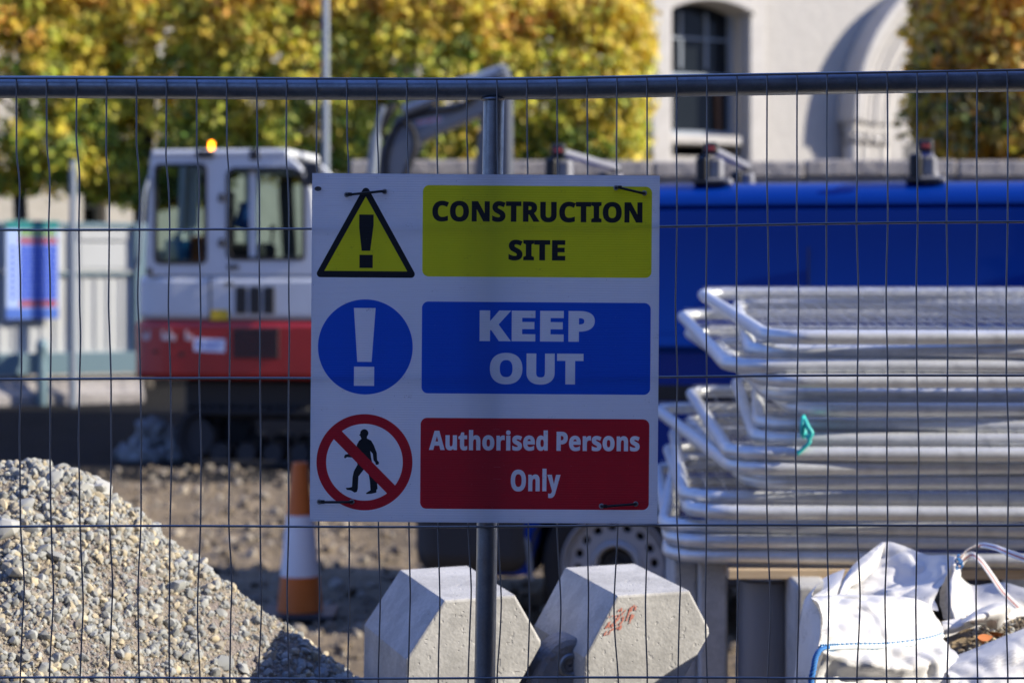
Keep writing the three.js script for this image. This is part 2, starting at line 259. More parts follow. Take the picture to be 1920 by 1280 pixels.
// ------------------------------------------------------------------ terrace wall behind the van
{
  const d = 18.7, x0 = P(655, 0, d).x, yTop = P(0, 300, d).y, z0 = FD - d;
  const t = thing('terrace_wall', 'grey stone terrace wall with a flat coping, behind the blue van', 'wall', V(x0, 0, z0));
  const w = 15;
  mesh('wall', ub(box(w, yTop - .26, .5, w / 2, (yTop - .26) / 2, -.25)), M.wallStone, t);
  mesh('wall', ub(box(.5, yTop - .26, 4.5, .25, (yTop - .26) / 2, -2.75)), M.wallStone, t);
  mesh('terrace_fill', ub(box(w - .5, yTop - .5, 4.5, w / 2 + .25, (yTop - .5) / 2, -2.75)), M.soil, t);
  for (let i = 0; i < 11; i++) { const cw = 1.36; if (Math.abs(x0 + (i + .5) * cw - P(1800, 0, d).x) < .3) { /* gap under the tree */ } mesh('coping_stone', ub(rbox(cw - .015, .15, .66, .025, (i + .5) * cw, yTop - .075 - .006 * (i % 3), -.25)), M.wallStone, t); mesh('string_course', ub(rbox(cw - .012, .10, .58, .02, (i + .5) * cw, yTop - .21, -.25)), M.wallStone, t); }
}
// ------------------------------------------------------------------ unseen brick row added behind the photographer to keep low sky off the fence
{
  const t = thing('added_street_block', 'unseen dark brick building with rows of sash windows, added behind the camera to cut sky light', 'building', V(0, 0, 21));
  const brick = std({ color: col(.10, .065, .05), roughness: .9 });
  const w = path([[-32, 0], [24, 0], [24, 6.4], [-32, 6.4]]); const ws = [];
  for (let r = 0; r < 2; r++) for (let i = 0; i < 16; i++) { const x = -30.5 + i * 3.4, y = .9 + r * 3; const h = new THREE.Path(); h.moveTo(x, y); h.lineTo(x + 1.1, y); h.lineTo(x + 1.1, y + 1.8); h.lineTo(x, y + 1.8); h.closePath(); w.holes.push(h); ws.push([x + .55, y + .9]); }
  mesh('wall', ub(ext(w, .4)), brick, t); mesh('back_wall', ub(box(56, 6.3, .3, -4, 3.15, 6)), brick, t); mesh('roof', ub(box(56.6, .3, 7, -4, 6.55, 3)), M.bark, t);
  for (const [x, y] of ws) { const f = mesh('window', merge([box(1.1, .06, .06, x, y, .2), box(.06, 1.8, .06, x, y, .201)]), M.stoneTrim, t); mesh('pane', ub(box(1.12, 1.82, .02, x, y, .26)), M.glassDark, f); }
}
// ------------------------------------------------------------------ unseen brick block added right of the frame to shade fence and sign
{
  const t = thing('added_shade_building', 'unseen dark brick building added outside the right edge to shade the fence', 'building', V(1.95, 0, .13), null, rad(-16));
  const brick = std({ color: col(.10, .065, .05), roughness: .9 });
  for (const a of [[8, 6.6, .4, 4, 3.3, .2], [.4, 6.6, 7.6, .2, 3.3, 4.2], [7.6, 6.6, .4, 4.2, 3.3, 8.2], [.4, 6.6, 7.8, 7.8, 3.3, 4.3]]) mesh('wall', ub(box(...a)), brick, t);
  mesh('roof', merge([box(8.6, .25, 9, 4, 6.72, 4.2)]), M.bark, t);
  for (let i = 0; i < 3; i++) { const f = mesh('window', merge([rbox(.1, 1.7, 1.1, .01, -.03, 2.2, 1.8 + i * 2.2)]), M.stoneTrim, t); mesh('pane', ub(box(.02, 1.5, .9, -.09, 2.2, 1.8 + i * 2.2)), M.glassDark, f); }
}
// ------------------------------------------------------------------ trees
const leafG = (() => { const g = new THREE.BufferGeometry(), p = [0, -.5, 0, .34, 0, .09, 0, .5, -.04, 0, .02, -.05, -.34, 0, .09]; g.setAttribute('position', new THREE.Float32BufferAttribute(p, 3)); g.setAttribute('uv', new THREE.Float32BufferAttribute([.5, 0, 1, .5, .5, 1, .5, .5, 0, .5], 2)); g.setIndex([0, 1, 3, 1, 2, 3, 2, 4, 3, 4, 0, 3]); g.computeVertexNormals(); return g; })();
M.leaf = phy({ color: 0xffffff, roughness: .75, transmission: .5, thickness: 0, side: THREE.DoubleSide });
function tree(name, label, group, px, d, cw, cd, y0, y1, n, palette, thin, trunkR = .11) {
  const b = P(px, 0, d), t = thing(name, label, 'tree', V(b.x, groundH(b.x, b.z), b.z), group);
  const limbs = [tube([V(0, -.1, 0), V(.04, y0 * .5, .02), V(-.03, y0, 0), V(.05, (y0 + y1) / 2, .03), V(0, y1 - .4, 0)], trunkR, 16, 9)];
  mesh('trunk', merge(limbs), M.bark, t);
  const br = []; for (let k = 0; k < 16; k++) { const a = k * 2.4, h = y0 + .1 + (y1 - y0 - .6) * k / 16, e = V(Math.cos(a) * cw * .42, h + .45, Math.sin(a) * cd * .42); br.push(tube([V(0, h, 0), V(e.x * .5, h + .12, e.z * .5), e], trunkR * .22, 6, 5)); }
  mesh('limb', merge(br), M.bark, t);
  const clumps = [], rx = cw / 2, rz = cd / 2, hy = (y1 - y0) / 2, cy = (y0 + y1) / 2;
  for (let k = 0; k < 760; k++) {                                 // clumps fill a soft box, mostly near its faces
    const p = V(rr(-1, 1), rr(-1, 1), rr(-1, 1)); const m = Math.pow(Math.pow(Math.abs(p.x), 4) + Math.pow(Math.abs(p.y), 4) + Math.pow(Math.abs(p.z), 4), .25);
    p.multiplyScalar((.6 + .4 * Math.pow(rnd(), .4)) / m);
    const dens = thin(p); if (rnd() > dens) continue;
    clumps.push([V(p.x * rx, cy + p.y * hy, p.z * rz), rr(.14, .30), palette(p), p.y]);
  }
  const im = new THREE.InstancedMesh(leafG, M.leaf, n), m = new THREE.Matrix4(), q = new THREE.Quaternion(), e = new THREE.Euler();
  for (let i = 0; i < n; i++) {
    const [c, r, co] = clumps[(rnd() * clumps.length) | 0], u = V(rr(-1, 1), rr(-1, 1), rr(-1, 1)); while (u.length() > 1) u.set(rr(-1, 1), rr(-1, 1), rr(-1, 1));
    const p = c.clone().addScaledVector(u, r); const s = rr(.085, .14);
    q.setFromEuler(e.set(rr(-1.1, .3), rr(-.7, 1.7), rr(-2, 2)));
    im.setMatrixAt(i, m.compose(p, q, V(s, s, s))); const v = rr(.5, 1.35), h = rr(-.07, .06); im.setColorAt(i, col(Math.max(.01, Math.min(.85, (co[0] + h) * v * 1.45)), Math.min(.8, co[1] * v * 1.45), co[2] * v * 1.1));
  }
  im.name = 'crown'; im.castShadow = im.receiveShadow = true; im.userData.kind = 'stuff'; t.add(im); return t;
}
{
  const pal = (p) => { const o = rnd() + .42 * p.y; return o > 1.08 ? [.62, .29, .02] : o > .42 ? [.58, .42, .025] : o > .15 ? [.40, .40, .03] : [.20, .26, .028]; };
  const pal2 = (p) => { const o = rnd() + .5 * p.y + .25 * p.x; return o > .75 ? [.78, .36, .03] : o > .3 ? [.64, .36, .03] : o > -.05 ? [.36, .28, .035] : [.13, .13, .025]; };  // autumn hues, with sunlit upper right and shaded lower left painted in
  const y0 = P(0, 338, 29).y, y1 = P(0, -60, 29).y;
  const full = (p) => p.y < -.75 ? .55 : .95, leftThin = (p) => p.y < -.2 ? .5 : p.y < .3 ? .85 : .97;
  const gp = 'box trimmed autumn trees in a row';
  tree('hedge_tree', 'box trimmed autumn tree at the left edge, thin below and the building showing through', gp, 40, 29, 2.5, 1.9, y0 - .1, y1, 22000, pal, leftThin, .1);
  tree('hedge_tree', 'box trimmed autumn tree above the cab of the mini digger, dark trunk beside its cab', gp, 270, 29.2, 2.5, 1.9, y0 - .25, y1 + .05, 27000, pal, (p) => p.y < -.5 && p.x < -.2 ? .5 : .95, .13);
  tree('hedge_tree', 'box trimmed autumn tree behind the tall grey lamp column', gp, 540, 29, 2.6, 1.9, y0 + .05, y1, 25000, pal, (p) => p.y < -.5 && Math.abs(p.x) < .6 ? .45 : .92);
  tree('hedge_tree', 'box trimmed autumn tree behind the raised boom of the digger', gp, 800, 29, 2.6, 1.9, y0, y1 - .05, 27000, pal, full);
  tree('hedge_tree', 'box trimmed autumn tree at the right end of its row, rounded shoulder beside the building', gp, 1050, 29.3, 2.42, 1.9, y0 + .1, P(0, -25, 29.3).y, 27000, pal, full);
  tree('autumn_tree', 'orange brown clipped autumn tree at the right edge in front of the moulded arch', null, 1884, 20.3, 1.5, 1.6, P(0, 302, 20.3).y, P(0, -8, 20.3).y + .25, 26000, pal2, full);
}
{
  const b = P(610, 0, 25), t = thing('lamp_column', 'slim blue grey steel lamp column rising before the autumn trees', 'lamp post', V(b.x, 0, b.z));
  mesh('column', merge([cyl(V(0, 0, 0), V(0, 1.1, 0), .075, .075, 16), cyl(V(0, 1.1, 0), V(0, 7.5, 0), .05, .036, 14)]), M.lampPost, t);
  mesh('lantern', merge([cyl(V(0, 7.45, 0), V(0, 7.6, .7), .03, .03, 10), rbox(.2, .1, .6, .03, 0, 7.62, .9)]), M.lampPost, t);
}

// ------------------------------------------------------------------ site hoarding with its notice, on a concrete barrier
const HD = 26, HYAW = rad(24);
const hB = P(130, 0, HD);
const hoard = thing('site_hoarding', 'pale grey panelled site hoarding on a dark teal frame, left of the digger', 'hoarding', V(hB.x, 0, hB.z), null, HYAW);
const hl = (px) => (P(px, 0, HD).x - hB.x) / Math.cos(HYAW), hy = (py) => P(0, py, HD).y;
{
  const edges = [-420, -280, -140, 12, 130, 242], top = hy(425), bot = hy(690);
  for (let i = 0; i < edges.length - 1; i++) {
    const a = hl(edges[i]), b = hl(edges[i + 1]), w = b - a - .03;
    mesh('panel', merge([box(w, top - hy(510) - .04, .03, (a + b) / 2, (top + hy(510)) / 2, 0), rbox(w - .18, .14, .05, .01, (a + b) / 2, hy(440), .02), rbox(w - .2, hy(455) - hy(503), .03, .01, (a + b) / 2, (hy(455) + hy(503)) / 2, .012)]), M.hoard, hoard);
    mesh('panel', merge([box(w, hy(516) - hy(660), .03, (a + b) / 2, (hy(516) + hy(660)) / 2, 0), ...[.2, .4, .6, .8].map((k) => box(.03, hy(520) - hy(655), .02, a + (b - a) * k, (hy(520) + hy(655)) / 2, .022))]), M.hoard, hoard);
    mesh('frame_post', ub(rbox(.05, top - bot, .09, .008, b, (top + bot) / 2, .0)), i === 4 ? M.hoardFrame : M.hoard, hoard);
  }
  mesh('end_post', ub(rbox(.17, top - bot + .1, .2, .015, hl(252), (top + bot) / 2, 0)), M.hoardFrame, hoard);
  const L = hl(252) - hl(-420), cx = (hl(252) + hl(-420)) / 2;
  mesh('top_rail', ub(rbox(L, .07, .12, .01, cx, top + .02, 0)), M.hoardFrame, hoard);
  mesh('middle_rail', ub(rbox(L, .04, .09, .01, cx, hy(513), .02)), M.hoardFrame, hoard);
  mesh('bottom_rail', merge([rbox(L, hy(660) - hy(700), .16, .012, cx, (hy(660) + hy(700)) / 2, .04)]), M.hoardFrame, hoard);
  for (let i = 0; i < 4; i++) {
    const a = hl(-420) + L / 4 * i, t = thing('concrete_barrier', ['grey concrete barrier block under the hoarding, out at the far left', 'grey concrete barrier block under the hoarding, at the left edge', 'grey concrete barrier block under the hoarding, below the notice', 'grey concrete barrier block under the hoarding, next to the digger'][i], 'barrier', V(0, 0, 0), 'concrete barrier blocks under the hoarding', HYAW);
    t.position.set(hB.x + (a + L / 8) * Math.cos(HYAW), 0, hB.z - (a + L / 8) * Math.sin(HYAW));
    const s = path([[-.3, 0], [.3, 0], [.3, .12], [.2, .2], [.17, hy(712)], [-.17, hy(712)], [-.2, .2], [-.3, .12]]);
    mesh('block', ub(ext(s, L / 4 - .03, .012).translate(0, 0, -(L / 8 - .015)).rotateY(Math.PI / 2)), M.wallStone, t);  // darker wall stone stands in for shade on the concrete
  }
  // notice, its print colours darkened to stand in for shade on the board
  const t = thing('site_notice', 'blue, white and red safety notice board fixed to the pale hoarding', 'notice', V(hB.x, 0, hB.z), null, HYAW);
  const c = document.createElement('canvas'); c.width = 256; c.height = 512; const g = c.getContext('2d');
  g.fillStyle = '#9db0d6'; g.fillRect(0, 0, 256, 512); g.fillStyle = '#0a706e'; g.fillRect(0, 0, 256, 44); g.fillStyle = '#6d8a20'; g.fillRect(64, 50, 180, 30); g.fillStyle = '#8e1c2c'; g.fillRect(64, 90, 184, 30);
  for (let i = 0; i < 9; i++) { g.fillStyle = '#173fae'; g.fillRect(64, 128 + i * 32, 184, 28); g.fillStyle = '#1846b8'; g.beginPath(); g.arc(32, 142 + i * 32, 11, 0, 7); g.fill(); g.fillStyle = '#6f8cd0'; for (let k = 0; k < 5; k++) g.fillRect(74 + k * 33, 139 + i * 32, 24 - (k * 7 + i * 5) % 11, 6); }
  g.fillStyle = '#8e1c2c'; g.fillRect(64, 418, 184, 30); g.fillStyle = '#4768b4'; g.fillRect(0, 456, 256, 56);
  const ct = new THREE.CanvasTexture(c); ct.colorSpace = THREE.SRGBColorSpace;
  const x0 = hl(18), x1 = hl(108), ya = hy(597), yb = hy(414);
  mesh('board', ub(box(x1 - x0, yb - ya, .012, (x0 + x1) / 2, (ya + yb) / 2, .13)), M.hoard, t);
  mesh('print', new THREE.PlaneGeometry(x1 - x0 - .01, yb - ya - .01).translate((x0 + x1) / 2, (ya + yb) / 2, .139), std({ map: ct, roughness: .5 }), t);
  // post standing in for a trunk and its shadow on the hoarding
  const pb = P(136, 0, 25.3), pt = thing('trunk_shadow_post', 'slim grey post standing in for a trunk and its shadow, right of the notice', 'post', V(pb.x, 0, pb.z));
  mesh('post', ub(cyl(V(0, 0, 0), V(0, P(0, 300, 25.3).y, 0), .05, .042, 12)), M.lampPost, pt);
  const bb = P(78, 0, 25.5), bt = thing('shadow_stub', 'small dark shape standing in for a shadow on the hoarding, below the notice', 'shadow_stub', V(bb.x, 0, bb.z));  // dark solid added in place of a shadow cast on the hoarding
  mesh('shadow_stub_body', ub(new THREE.LatheGeometry([[0, 0], [.07, 0], [.065, .5], [.05, .62], [.075, .66], [.08, .74], [.06, .8], [0, .82]].map(([a, b]) => new THREE.Vector2(a, b)), 16)), M.hoardFrame, bt);
}

// ------------------------------------------------------------------ mini digger
{
  const D = 17.4, sc = D / F, o = P(430, 0, D), YAW = rad(-9);
  const t = thing('mini_excavator', 'white and red mini excavator with a raised boom, seen from the side', 'excavator', V(o.x + .055, 0, o.z - .8), null, YAW);
  const X = (px) => (px - 430) * sc, Y = (py) => P(0, py, D).y, Z0 = .8;             // Z0 = the side face in local z
  const zc1Face = .79;
  const plan = (x0, x1, z0, z1, rb, rf) => rrect(THREE.Shape, x0, z0, x1, z1, [rb, rf, rf, rb]);
  const slab = (x0, x1, y0, y1, r, rf, inset = 0, bev = .03) => ext(plan(x0 + inset, x1 - inset, -Z0 + inset, Z0 - inset, r, rf), y1 - y0, bev, 10).rotateX(-Math.PI / 2).translate(0, y0, 0);
  mesh('counterweight', ub(slab(X(238), X(700), Y(712), Y(601), .42, .2, 0, .05)), M.digRed, t);
  mesh('engine_cover', ub(slab(X(242), X(690), Y(600), Y(517), .40, .2, .01, .05)), M.digWhite, t);
  // cooling slots
  for (let i = 0; i < 3; i++) for (let j = 0; j < 3; j++) mesh('vent', ub(rbox(.095, .095, .02, .01, X(468 + i * 27), Y(547 + j * 15), Z0 + .001)), M.blackPlastic, t);
  for (let j = 0; j < 5; j++) mesh('louvre', ub(rbox(.40, .042, .03, .01, X(497), Y(620 + j * 11.5), Z0 + .003)), M.blackPlastic, t);
  mesh('panel_seam', ub(rbox(.012, .36, .012, .003, X(408), Y(558), Z0 + .001)), M.darkPlastic, t);
  mesh('warning_sticker', ub(box(.15, .085, .006, X(427), Y(590), Z0 + .003)), M.yellow, t);
  mesh('warning_sticker', ub(box(.05, .05, .006, X(291), Y(586), Z0 - .12, -.9)), M.yellow, t);
  {
    const c = document.createElement('canvas'); c.width = 256; c.height = 96; const g = c.getContext('2d'); g.fillStyle = '#dfe2ee'; g.fillRect(0, 0, 256, 96); g.fillStyle = '#5a6fb8'; g.beginPath(); g.arc(46, 46, 22, 0, 7); g.fill(); for (let k = 0; k < 3; k++) g.fillRect(84, 24 + k * 20, 150 - k * 22, 9);
    const ct = new THREE.CanvasTexture(c); ct.colorSpace = THREE.SRGBColorSpace; mesh('sticker', new THREE.PlaneGeometry(.27, .11).rotateZ(-.04).translate(X(407), Y(647), Z0 + .004), std({ map: ct, roughness: .5 }), t);
  }
  mesh('panel_latch', ub(rbox(.07, .03, .02, .006, X(445), Y(532), Z0 + .004)), M.blackPlastic, t);
  mesh('door_handle', ub(rbox(.10, .035, .03, .01, X(452), Y(500), zc1Face)), M.blackPlastic, t);
  mesh('mirror', merge([cyl(V(X(575), Y(330), Z0), V(X(612), Y(318), Z0 + .16), .012), rbox(.13, .2, .04, .02, X(616), Y(330), Z0 + .18)]), M.blackPlastic, t);
  mesh('bolt', ub(cyl(V(X(352), Y(664), Z0 - .03), V(X(352), Y(664), Z0 + .012), .022, .02, 10)), M.blackPlastic, t); mesh('bolt', ub(cyl(V(X(300), Y(660), Z0 - .06), V(X(300), Y(660), Z0 + .004), .016, .016, 10)), M.blackPlastic, t);
  // worn maker's lettering: a few faded strokes of white paint
  { const l = []; for (const [px, s] of [[272, 3], [315, 4], [362, 2]]) for (let k = 0; k < s; k++) l.push(box(.02 + .02 * (k % 2), .05 + .03 * ((k + 1) % 2), .006, X(px + k * 7), Y(628 + (k % 2) * 5), 0)); const q = merge(l), p = q.attributes.position; const x0 = X(238), r = .42; for (let i = 0; i < p.count; i++) { const dx = Math.max(0, x0 + r - p.getX(i)); p.setZ(i, p.getZ(i) + Z0 + .002 - (dx > 0 ? r * (1 - Math.sqrt(Math.max(.05, 1 - Math.pow(dx / r, 2)))) * .62 : 0)); } mesh('lettering', q, std({ color: col(.5, .42, .42), roughness: .6 }), t); }
  // cab: side walls with window openings, roof, front and rear frames
  const zc1 = Z0 - .02, zc0 = -.25;
  const side = new THREE.Shape(); side.moveTo(X(278), Y(517)); side.lineTo(X(288), Y(300)); side.quadraticCurveTo(X(290), Y(285), X(312), Y(285)); side.lineTo(X(540), Y(287)); side.quadraticCurveTo(X(585), Y(297), X(604), Y(360)); side.lineTo(X(618), Y(517)); side.closePath();
  const wA = rrect(THREE.Path, X(300), Y(492), X(398), Y(308), .06), wB = rrect(THREE.Path, X(441), Y(485), X(588), Y(316), [.07, .04, .16, .09]);
  side.holes.push(wA, wB);
  mesh('cab_side', ub(ext(side, .07, .012, 8).translate(0, 0, zc1 - .07)), M.digWhite, t);
  const side2 = side.clone(); side2.holes = [rrect(THREE.Path, X(312), Y(480), X(410), Y(312), .06), rrect(THREE.Path, X(436), Y(480), X(588), Y(318), [.05, .05, .16, .06])];
  mesh('cab_side', ub(ext(side2, .07, .012, 8).translate(0, 0, zc0)), M.digWhite, t);
  mesh('cab_roof', ub(rbox(X(560) - X(290), .07, zc1 - zc0 + .02, .03, (X(560) + X(290)) / 2, Y(287) + .0, (zc0 + zc1) / 2)), M.digWhite, t);
  const zm = (zc0 + zc1) / 2, zw = zc1 - zc0;
  mesh('cab_frame', merge([box(.05, Y(300) - Y(515), .06, X(283), Y(408), zc0 + .1, 0, -.045), box(.05, .2, zw - .1, X(282), Y(490), zm), box(.06, .07, zw - .1, X(600), Y(350), zm), box(.05, .3, zw - .1, X(613), Y(480), zm)]), M.digWhite, t);
  mesh('window_divider', ub(rbox(.06, Y(318) - Y(484), .04, .01, X(487), Y(401), zc1 - .05)), M.digWhite, t);
  M.cabGlass = phy({ color: col(.34, .46, .44), transmission: 1, thickness: 0, roughness: .02 });
  mesh('window_pane', ub(new THREE.ShapeGeometry(rrect(THREE.Shape, X(300) - .02, Y(492) - .02, X(398) + .02, Y(308) + .02, .05)).translate(0, 0, zc1 - .035)), M.cabGlass, t);
  mesh('window_pane', ub(new THREE.ShapeGeometry(rrect(THREE.Shape, X(441) - .02, Y(485) - .02, X(588) + .02, Y(316) + .02, [.07, .04, .16, .09])).translate(0, 0, zc1 - .04)), M.cabGlass, t);
  const seal = (a, b, c, d, r) => { const s = rrect(THREE.Shape, X(a) - .012, Y(d) - .012, X(b) + .012, Y(c) + .012, r); s.holes.push(rrect(THREE.Path, X(a) + .016, Y(d) + .016, X(b) - .016, Y(c) - .016, r)); return ub(ext(s, .02).translate(0, 0, zc1 - .008)); };
  mesh('window_seal', seal(300, 398, 308, 492, .06), M.rubber, t); mesh('window_seal', seal(441, 588, 316, 485, [.07, .04, .16, .09]), M.rubber, t);
  mesh('cab_floor', ub(box(X(610) - X(285), .05, zw - .1, (X(610) + X(285)) / 2, Y(512), zm)), M.darkPlastic, t);
  mesh('seat', merge([rbox(.46, .14, .46, .05, X(440), Y(470), zm), rbox(.13, .62, .44, .05, X(395), Y(420), zm), rbox(.09, .2, .26, .04, X(392), Y(340), zm)]), M.seat, t);
  mesh('control_lever', merge([cyl(V(X(500), Y(505), zm + .15), V(X(505), Y(430), zm + .15), .012), new THREE.SphereGeometry(.03, 10, 8).translate(X(505), Y(426), zm + .15)]), M.blackPlastic, t);
  mesh('work_light', ub(rbox(.09, .09, .08, .02, X(493), Y(290), zc1 - .02)), M.blackPlastic, t);
  mesh('work_light', merge([rbox(.16, .06, .08, .02, X(398), Y(288), zc1)]), M.blackPlastic, t);
  mesh('door_hinge', merge([rbox(.05, .07, .04, .01, X(429), Y(370), zc1), rbox(.05, .07, .04, .01, X(429), Y(455), zc1), rbox(.05, .05, .04, .01, X(288), Y(508), zc1)]), M.darkPlastic, t);
  mesh('grab_rail', ub(tube([V(X(262), Y(505), zc1), V(X(272), Y(470), zc1 + .05), V(X(282), Y(360), zc1 + .05), V(X(288), Y(330), zc1)], .014, 16)), M.lampPost, t);
  // amber beacon
  const bx = X(388), by = Y(268);
  const be = mesh('beacon', ub(new THREE.CylinderGeometry(.021, .024, .065, 16).translate(bx, by, zm + .2)), std({ color: col(.6, .25, .01), emissive: col(1, .36, .004), emissiveIntensity: .6, roughness: .3 }), t);
  mesh('beacon_base', ub(new THREE.CylinderGeometry(.05, .06, .05, 16).translate(bx, by - .07, zm + .2)), M.blackPlastic, be);
  const bl = new THREE.PointLight(col(1, .5, .05), .12, 4); bl.position.set(bx, by, zm + .2 + .06); bl.castShadow = true; t.add(bl);
  // undercarriage
  mesh('turntable', ub(cyl(V(X(470), Y(740), 0), V(X(470), Y(708), 0), .45, .45, 24)), M.darkPlastic, t);
  for (const z of [.52, -.58]) {
    const s = rrect(THREE.Shape, X(335), .02, X(660), .50, .24); s.holes.push(rrect(THREE.Path, X(335) + .05, .07, X(660) - .05, .45, .2));
    const tr = mesh('track', ub(ext(s, .34, .01, 8).translate(0, 0, z - .17)), M.rubber, t);
    const lug = []; for (let k = 0; k < 16; k++) lug.push(box(.035, .025, .33, X(345) + .045 + k * (X(655) - X(350)) / 16, .508, z), box(.035, .02, .33, X(345) + .045 + k * (X(655) - X(350)) / 16, .012, z)); mesh('track_lugs', merge(lug), M.rubber, tr);
    mesh('sprocket', merge([cyl(V(X(365), .26, z - .12), V(X(365), .26, z + .12), .17, .17, 18), cyl(V(X(630), .26, z - .12), V(X(630), .26, z + .12), .17, .17, 18), ...[0, 1, 2, 3].map((k) => cyl(V(X(415 + k * 52), .13, z - .12), V(X(415 + k * 52), .13, z + .12), .08, .08, 14))]), M.darkPlastic, tr);
  }
  mesh('chassis', ub(rbox(1.35, Y(714) - .40, 1.1, .04, X(490), (Y(714) + .40) / 2, 0)), M.blackPlastic, t);
  mesh('dozer_blade', merge([box(.06, .36, 1.7, X(700), .25, 0, 0, .2), box(.3, .08, .1, X(670), .25, .35), box(.3, .08, .1, X(670), .25, -.35)]), M.digWhite, t);
  M.boomGrey = phy({ color: col(.12, .135, .16), roughness: .45, clearcoat: .3, clearcoatRoughness: .3 });
  // boom, dipper, rams
  const zb = .25, bm = (pts, w) => ext(path(pts.map(([a, b]) => [X(a), Y(b)])), w, .015).translate(0, 0, zb - w / 2);
  const boom = mesh('boom', ub(bm([[668, 560], [700, 300], [742, 218], [782, 196], [840, 192], [905, 182], [948, 122], [958, 135], [930, 205], [880, 222], [824, 246], [790, 264], [768, 300], [752, 380], [735, 560]], .22)), M.boomGrey, t);
  { const c = document.createElement('canvas'); c.width = 256; c.height = 64; const g = c.getContext('2d'); g.fillStyle = '#9aa4b4'; g.fillRect(0, 0, 256, 64); g.fillStyle = '#b8323c'; for (let k = 0; k < 7; k++) g.fillRect(10 + k * 34, 12 + k % 2 * 4, 22, 36 - k % 3 * 6); const ct = new THREE.CanvasTexture(c); ct.colorSpace = THREE.SRGBColorSpace; mesh('decal', new THREE.PlaneGeometry(.22, .045).rotateZ(.16).translate(X(808), Y(224), zb + .114), std({ map: ct, roughness: .5 }), boom); }
  mesh('boom_cover', ub(bm([[835, 150], [900, 132], [946, 116], [950, 124], [905, 143], [838, 162]], .1)), M.digWhite, boom);
  mesh('dipper', ub(bm([[936, 125], [952, 118], [962, 150], [962, 330], [952, 560], [915, 560], [893, 330], [905, 215], [930, 160]], .18)), std({ color: col(.08, .09, .11), roughness: .5 }), t);
  mesh('ram', merge([cyl(V(X(690), Y(430), zb + .17), V(X(708), Y(250), zb + .17), .045), cyl(V(X(708), Y(250), zb + .17), V(X(722), Y(195), zb + .17), .026)]), M.lampPost, t);
  mesh('ram', merge([cyl(V(X(760), Y(204), zb + .14), V(X(880), Y(160), zb + .14), .045), cyl(V(X(880), Y(160), zb + .14), V(X(944), Y(135), zb + .14), .025)]), M.lampPost, t);
  mesh('hose', merge([tube([V(X(720), Y(560), zb + .13), V(X(725), Y(380), zb + .13), V(X(728), Y(280), zb + .13), V(X(752), Y(228), zb + .13), V(X(800), Y(208), zb + .13), V(X(870), Y(198), zb + .13), V(X(935), Y(150), zb + .13)], .022, 40), tube([V(X(735), Y(560), zb + .15), V(X(764), Y(330), zb + .15), V(X(783), Y(270), zb + .15), V(X(776), Y(238), zb + .15), V(X(760), Y(225), zb + .14)], .024, 32), tube([V(X(704), Y(260), zb + .13), V(X(728), Y(215), zb + .15), V(X(741), Y(190), zb + .13)], .04, 16)]), M.rubber, boom);
  mesh('bucket', ub(ext(path([[X(905), Y(540)], [X(965), Y(540)], [X(985), .5], [X(930), .18], [X(870), .22], [X(900), .5]]), .55, .01).translate(0, 0, zb - .27)), M.darkPlastic, t);
  // things lying in the cab
  const at = (px, py, z) => V(X(px), Y(py), z).applyAxisAngle(V(0, 1, 0), YAW).add(t.position);
  const th = (n, l, c, px, py, z) => thing(n, l, c, at(px, py, z), null, YAW);
  let q = th('blue_bucket', 'small blue bucket inside the digger cab, low in the rear window', 'bucket', 338, 488, .5); mesh('bucket', ub(new THREE.LatheGeometry([[0, 0], [.055, 0], [.085, .17], [.09, .172], [.08, .165], [.05, .012], [0, .012]].map(([a, b]) => new THREE.Vector2(a, b)), 20)), std({ color: col(.02, .20, .50), roughness: .5 }), q);
  q = th('white_container', 'pale plastic container at the corner of the digger cab rear window', 'container', 312, 490, .45); mesh('body', merge([rbox(.14, .19, .14, .03, 0, .095, 0), cyl(V(.02, .19, 0), V(.02, .23, 0), .03)]), std({ color: col(.6, .6, .52), roughness: .6 }), q);
  q = th('orange_box', 'orange brown box beside the blue bucket in the digger cab', 'box', 376, 490, .5); mesh('body', merge([rbox(.2, .19, .14, .015, 0, .095, 0), rbox(.21, .03, .15, .01, 0, .2, 0)]), std({ color: col(.34, .09, .02), roughness: .7 }), q);
  q = th('blue_jacket', 'blue jacket hanging behind the door window of the digger cab', 'jacket', 458, 425, .45); mesh('cloth', ub(tube([V(-.05, .0, 0), V(-.02, .08, .02), V(0, .17, 0), V(-.01, .22, 0)], .07, 14, 10).scale(1.1, 1, .6)), std({ color: col(.02, .10, .38), roughness: .9 }), q);
  q = th('green_vest', 'green safety vest hanging at the edge of the digger cab rear window', 'vest', 391, 425, .5); mesh('cloth', ub(tube([V(.0, .0, 0), V(.01, .09, .02), V(-.02, .17, 0)], .05, 14, 10).scale(1, 1, .5)), std({ color: col(.05, .42, .05), roughness: .9 }), q);
}
{ // pale rubble before the digger's track
  const b = P(290, 0, 18.3), t = thing('rubble_heap', 'low heap of pale broken stone in the shade beside the digger track', 'rubble', V(b.x, 0, b.z));
  for (let i = 0; i < 90; i++) { const r = Math.pow(rnd(), .6) * .36, a = rnd() * 6.3, s = rr(.05, .11), m = mesh('stone', stones[i % 6], stoneMats[2], t); m.position.set(r * Math.cos(a), Math.max(0, (.36 - r) * 1.0) * rnd() + .03, r * .7 * Math.sin(a)); m.rotation.set(rr(0, 6), rr(0, 6), rr(0, 6)); m.scale.setScalar(s); }
}

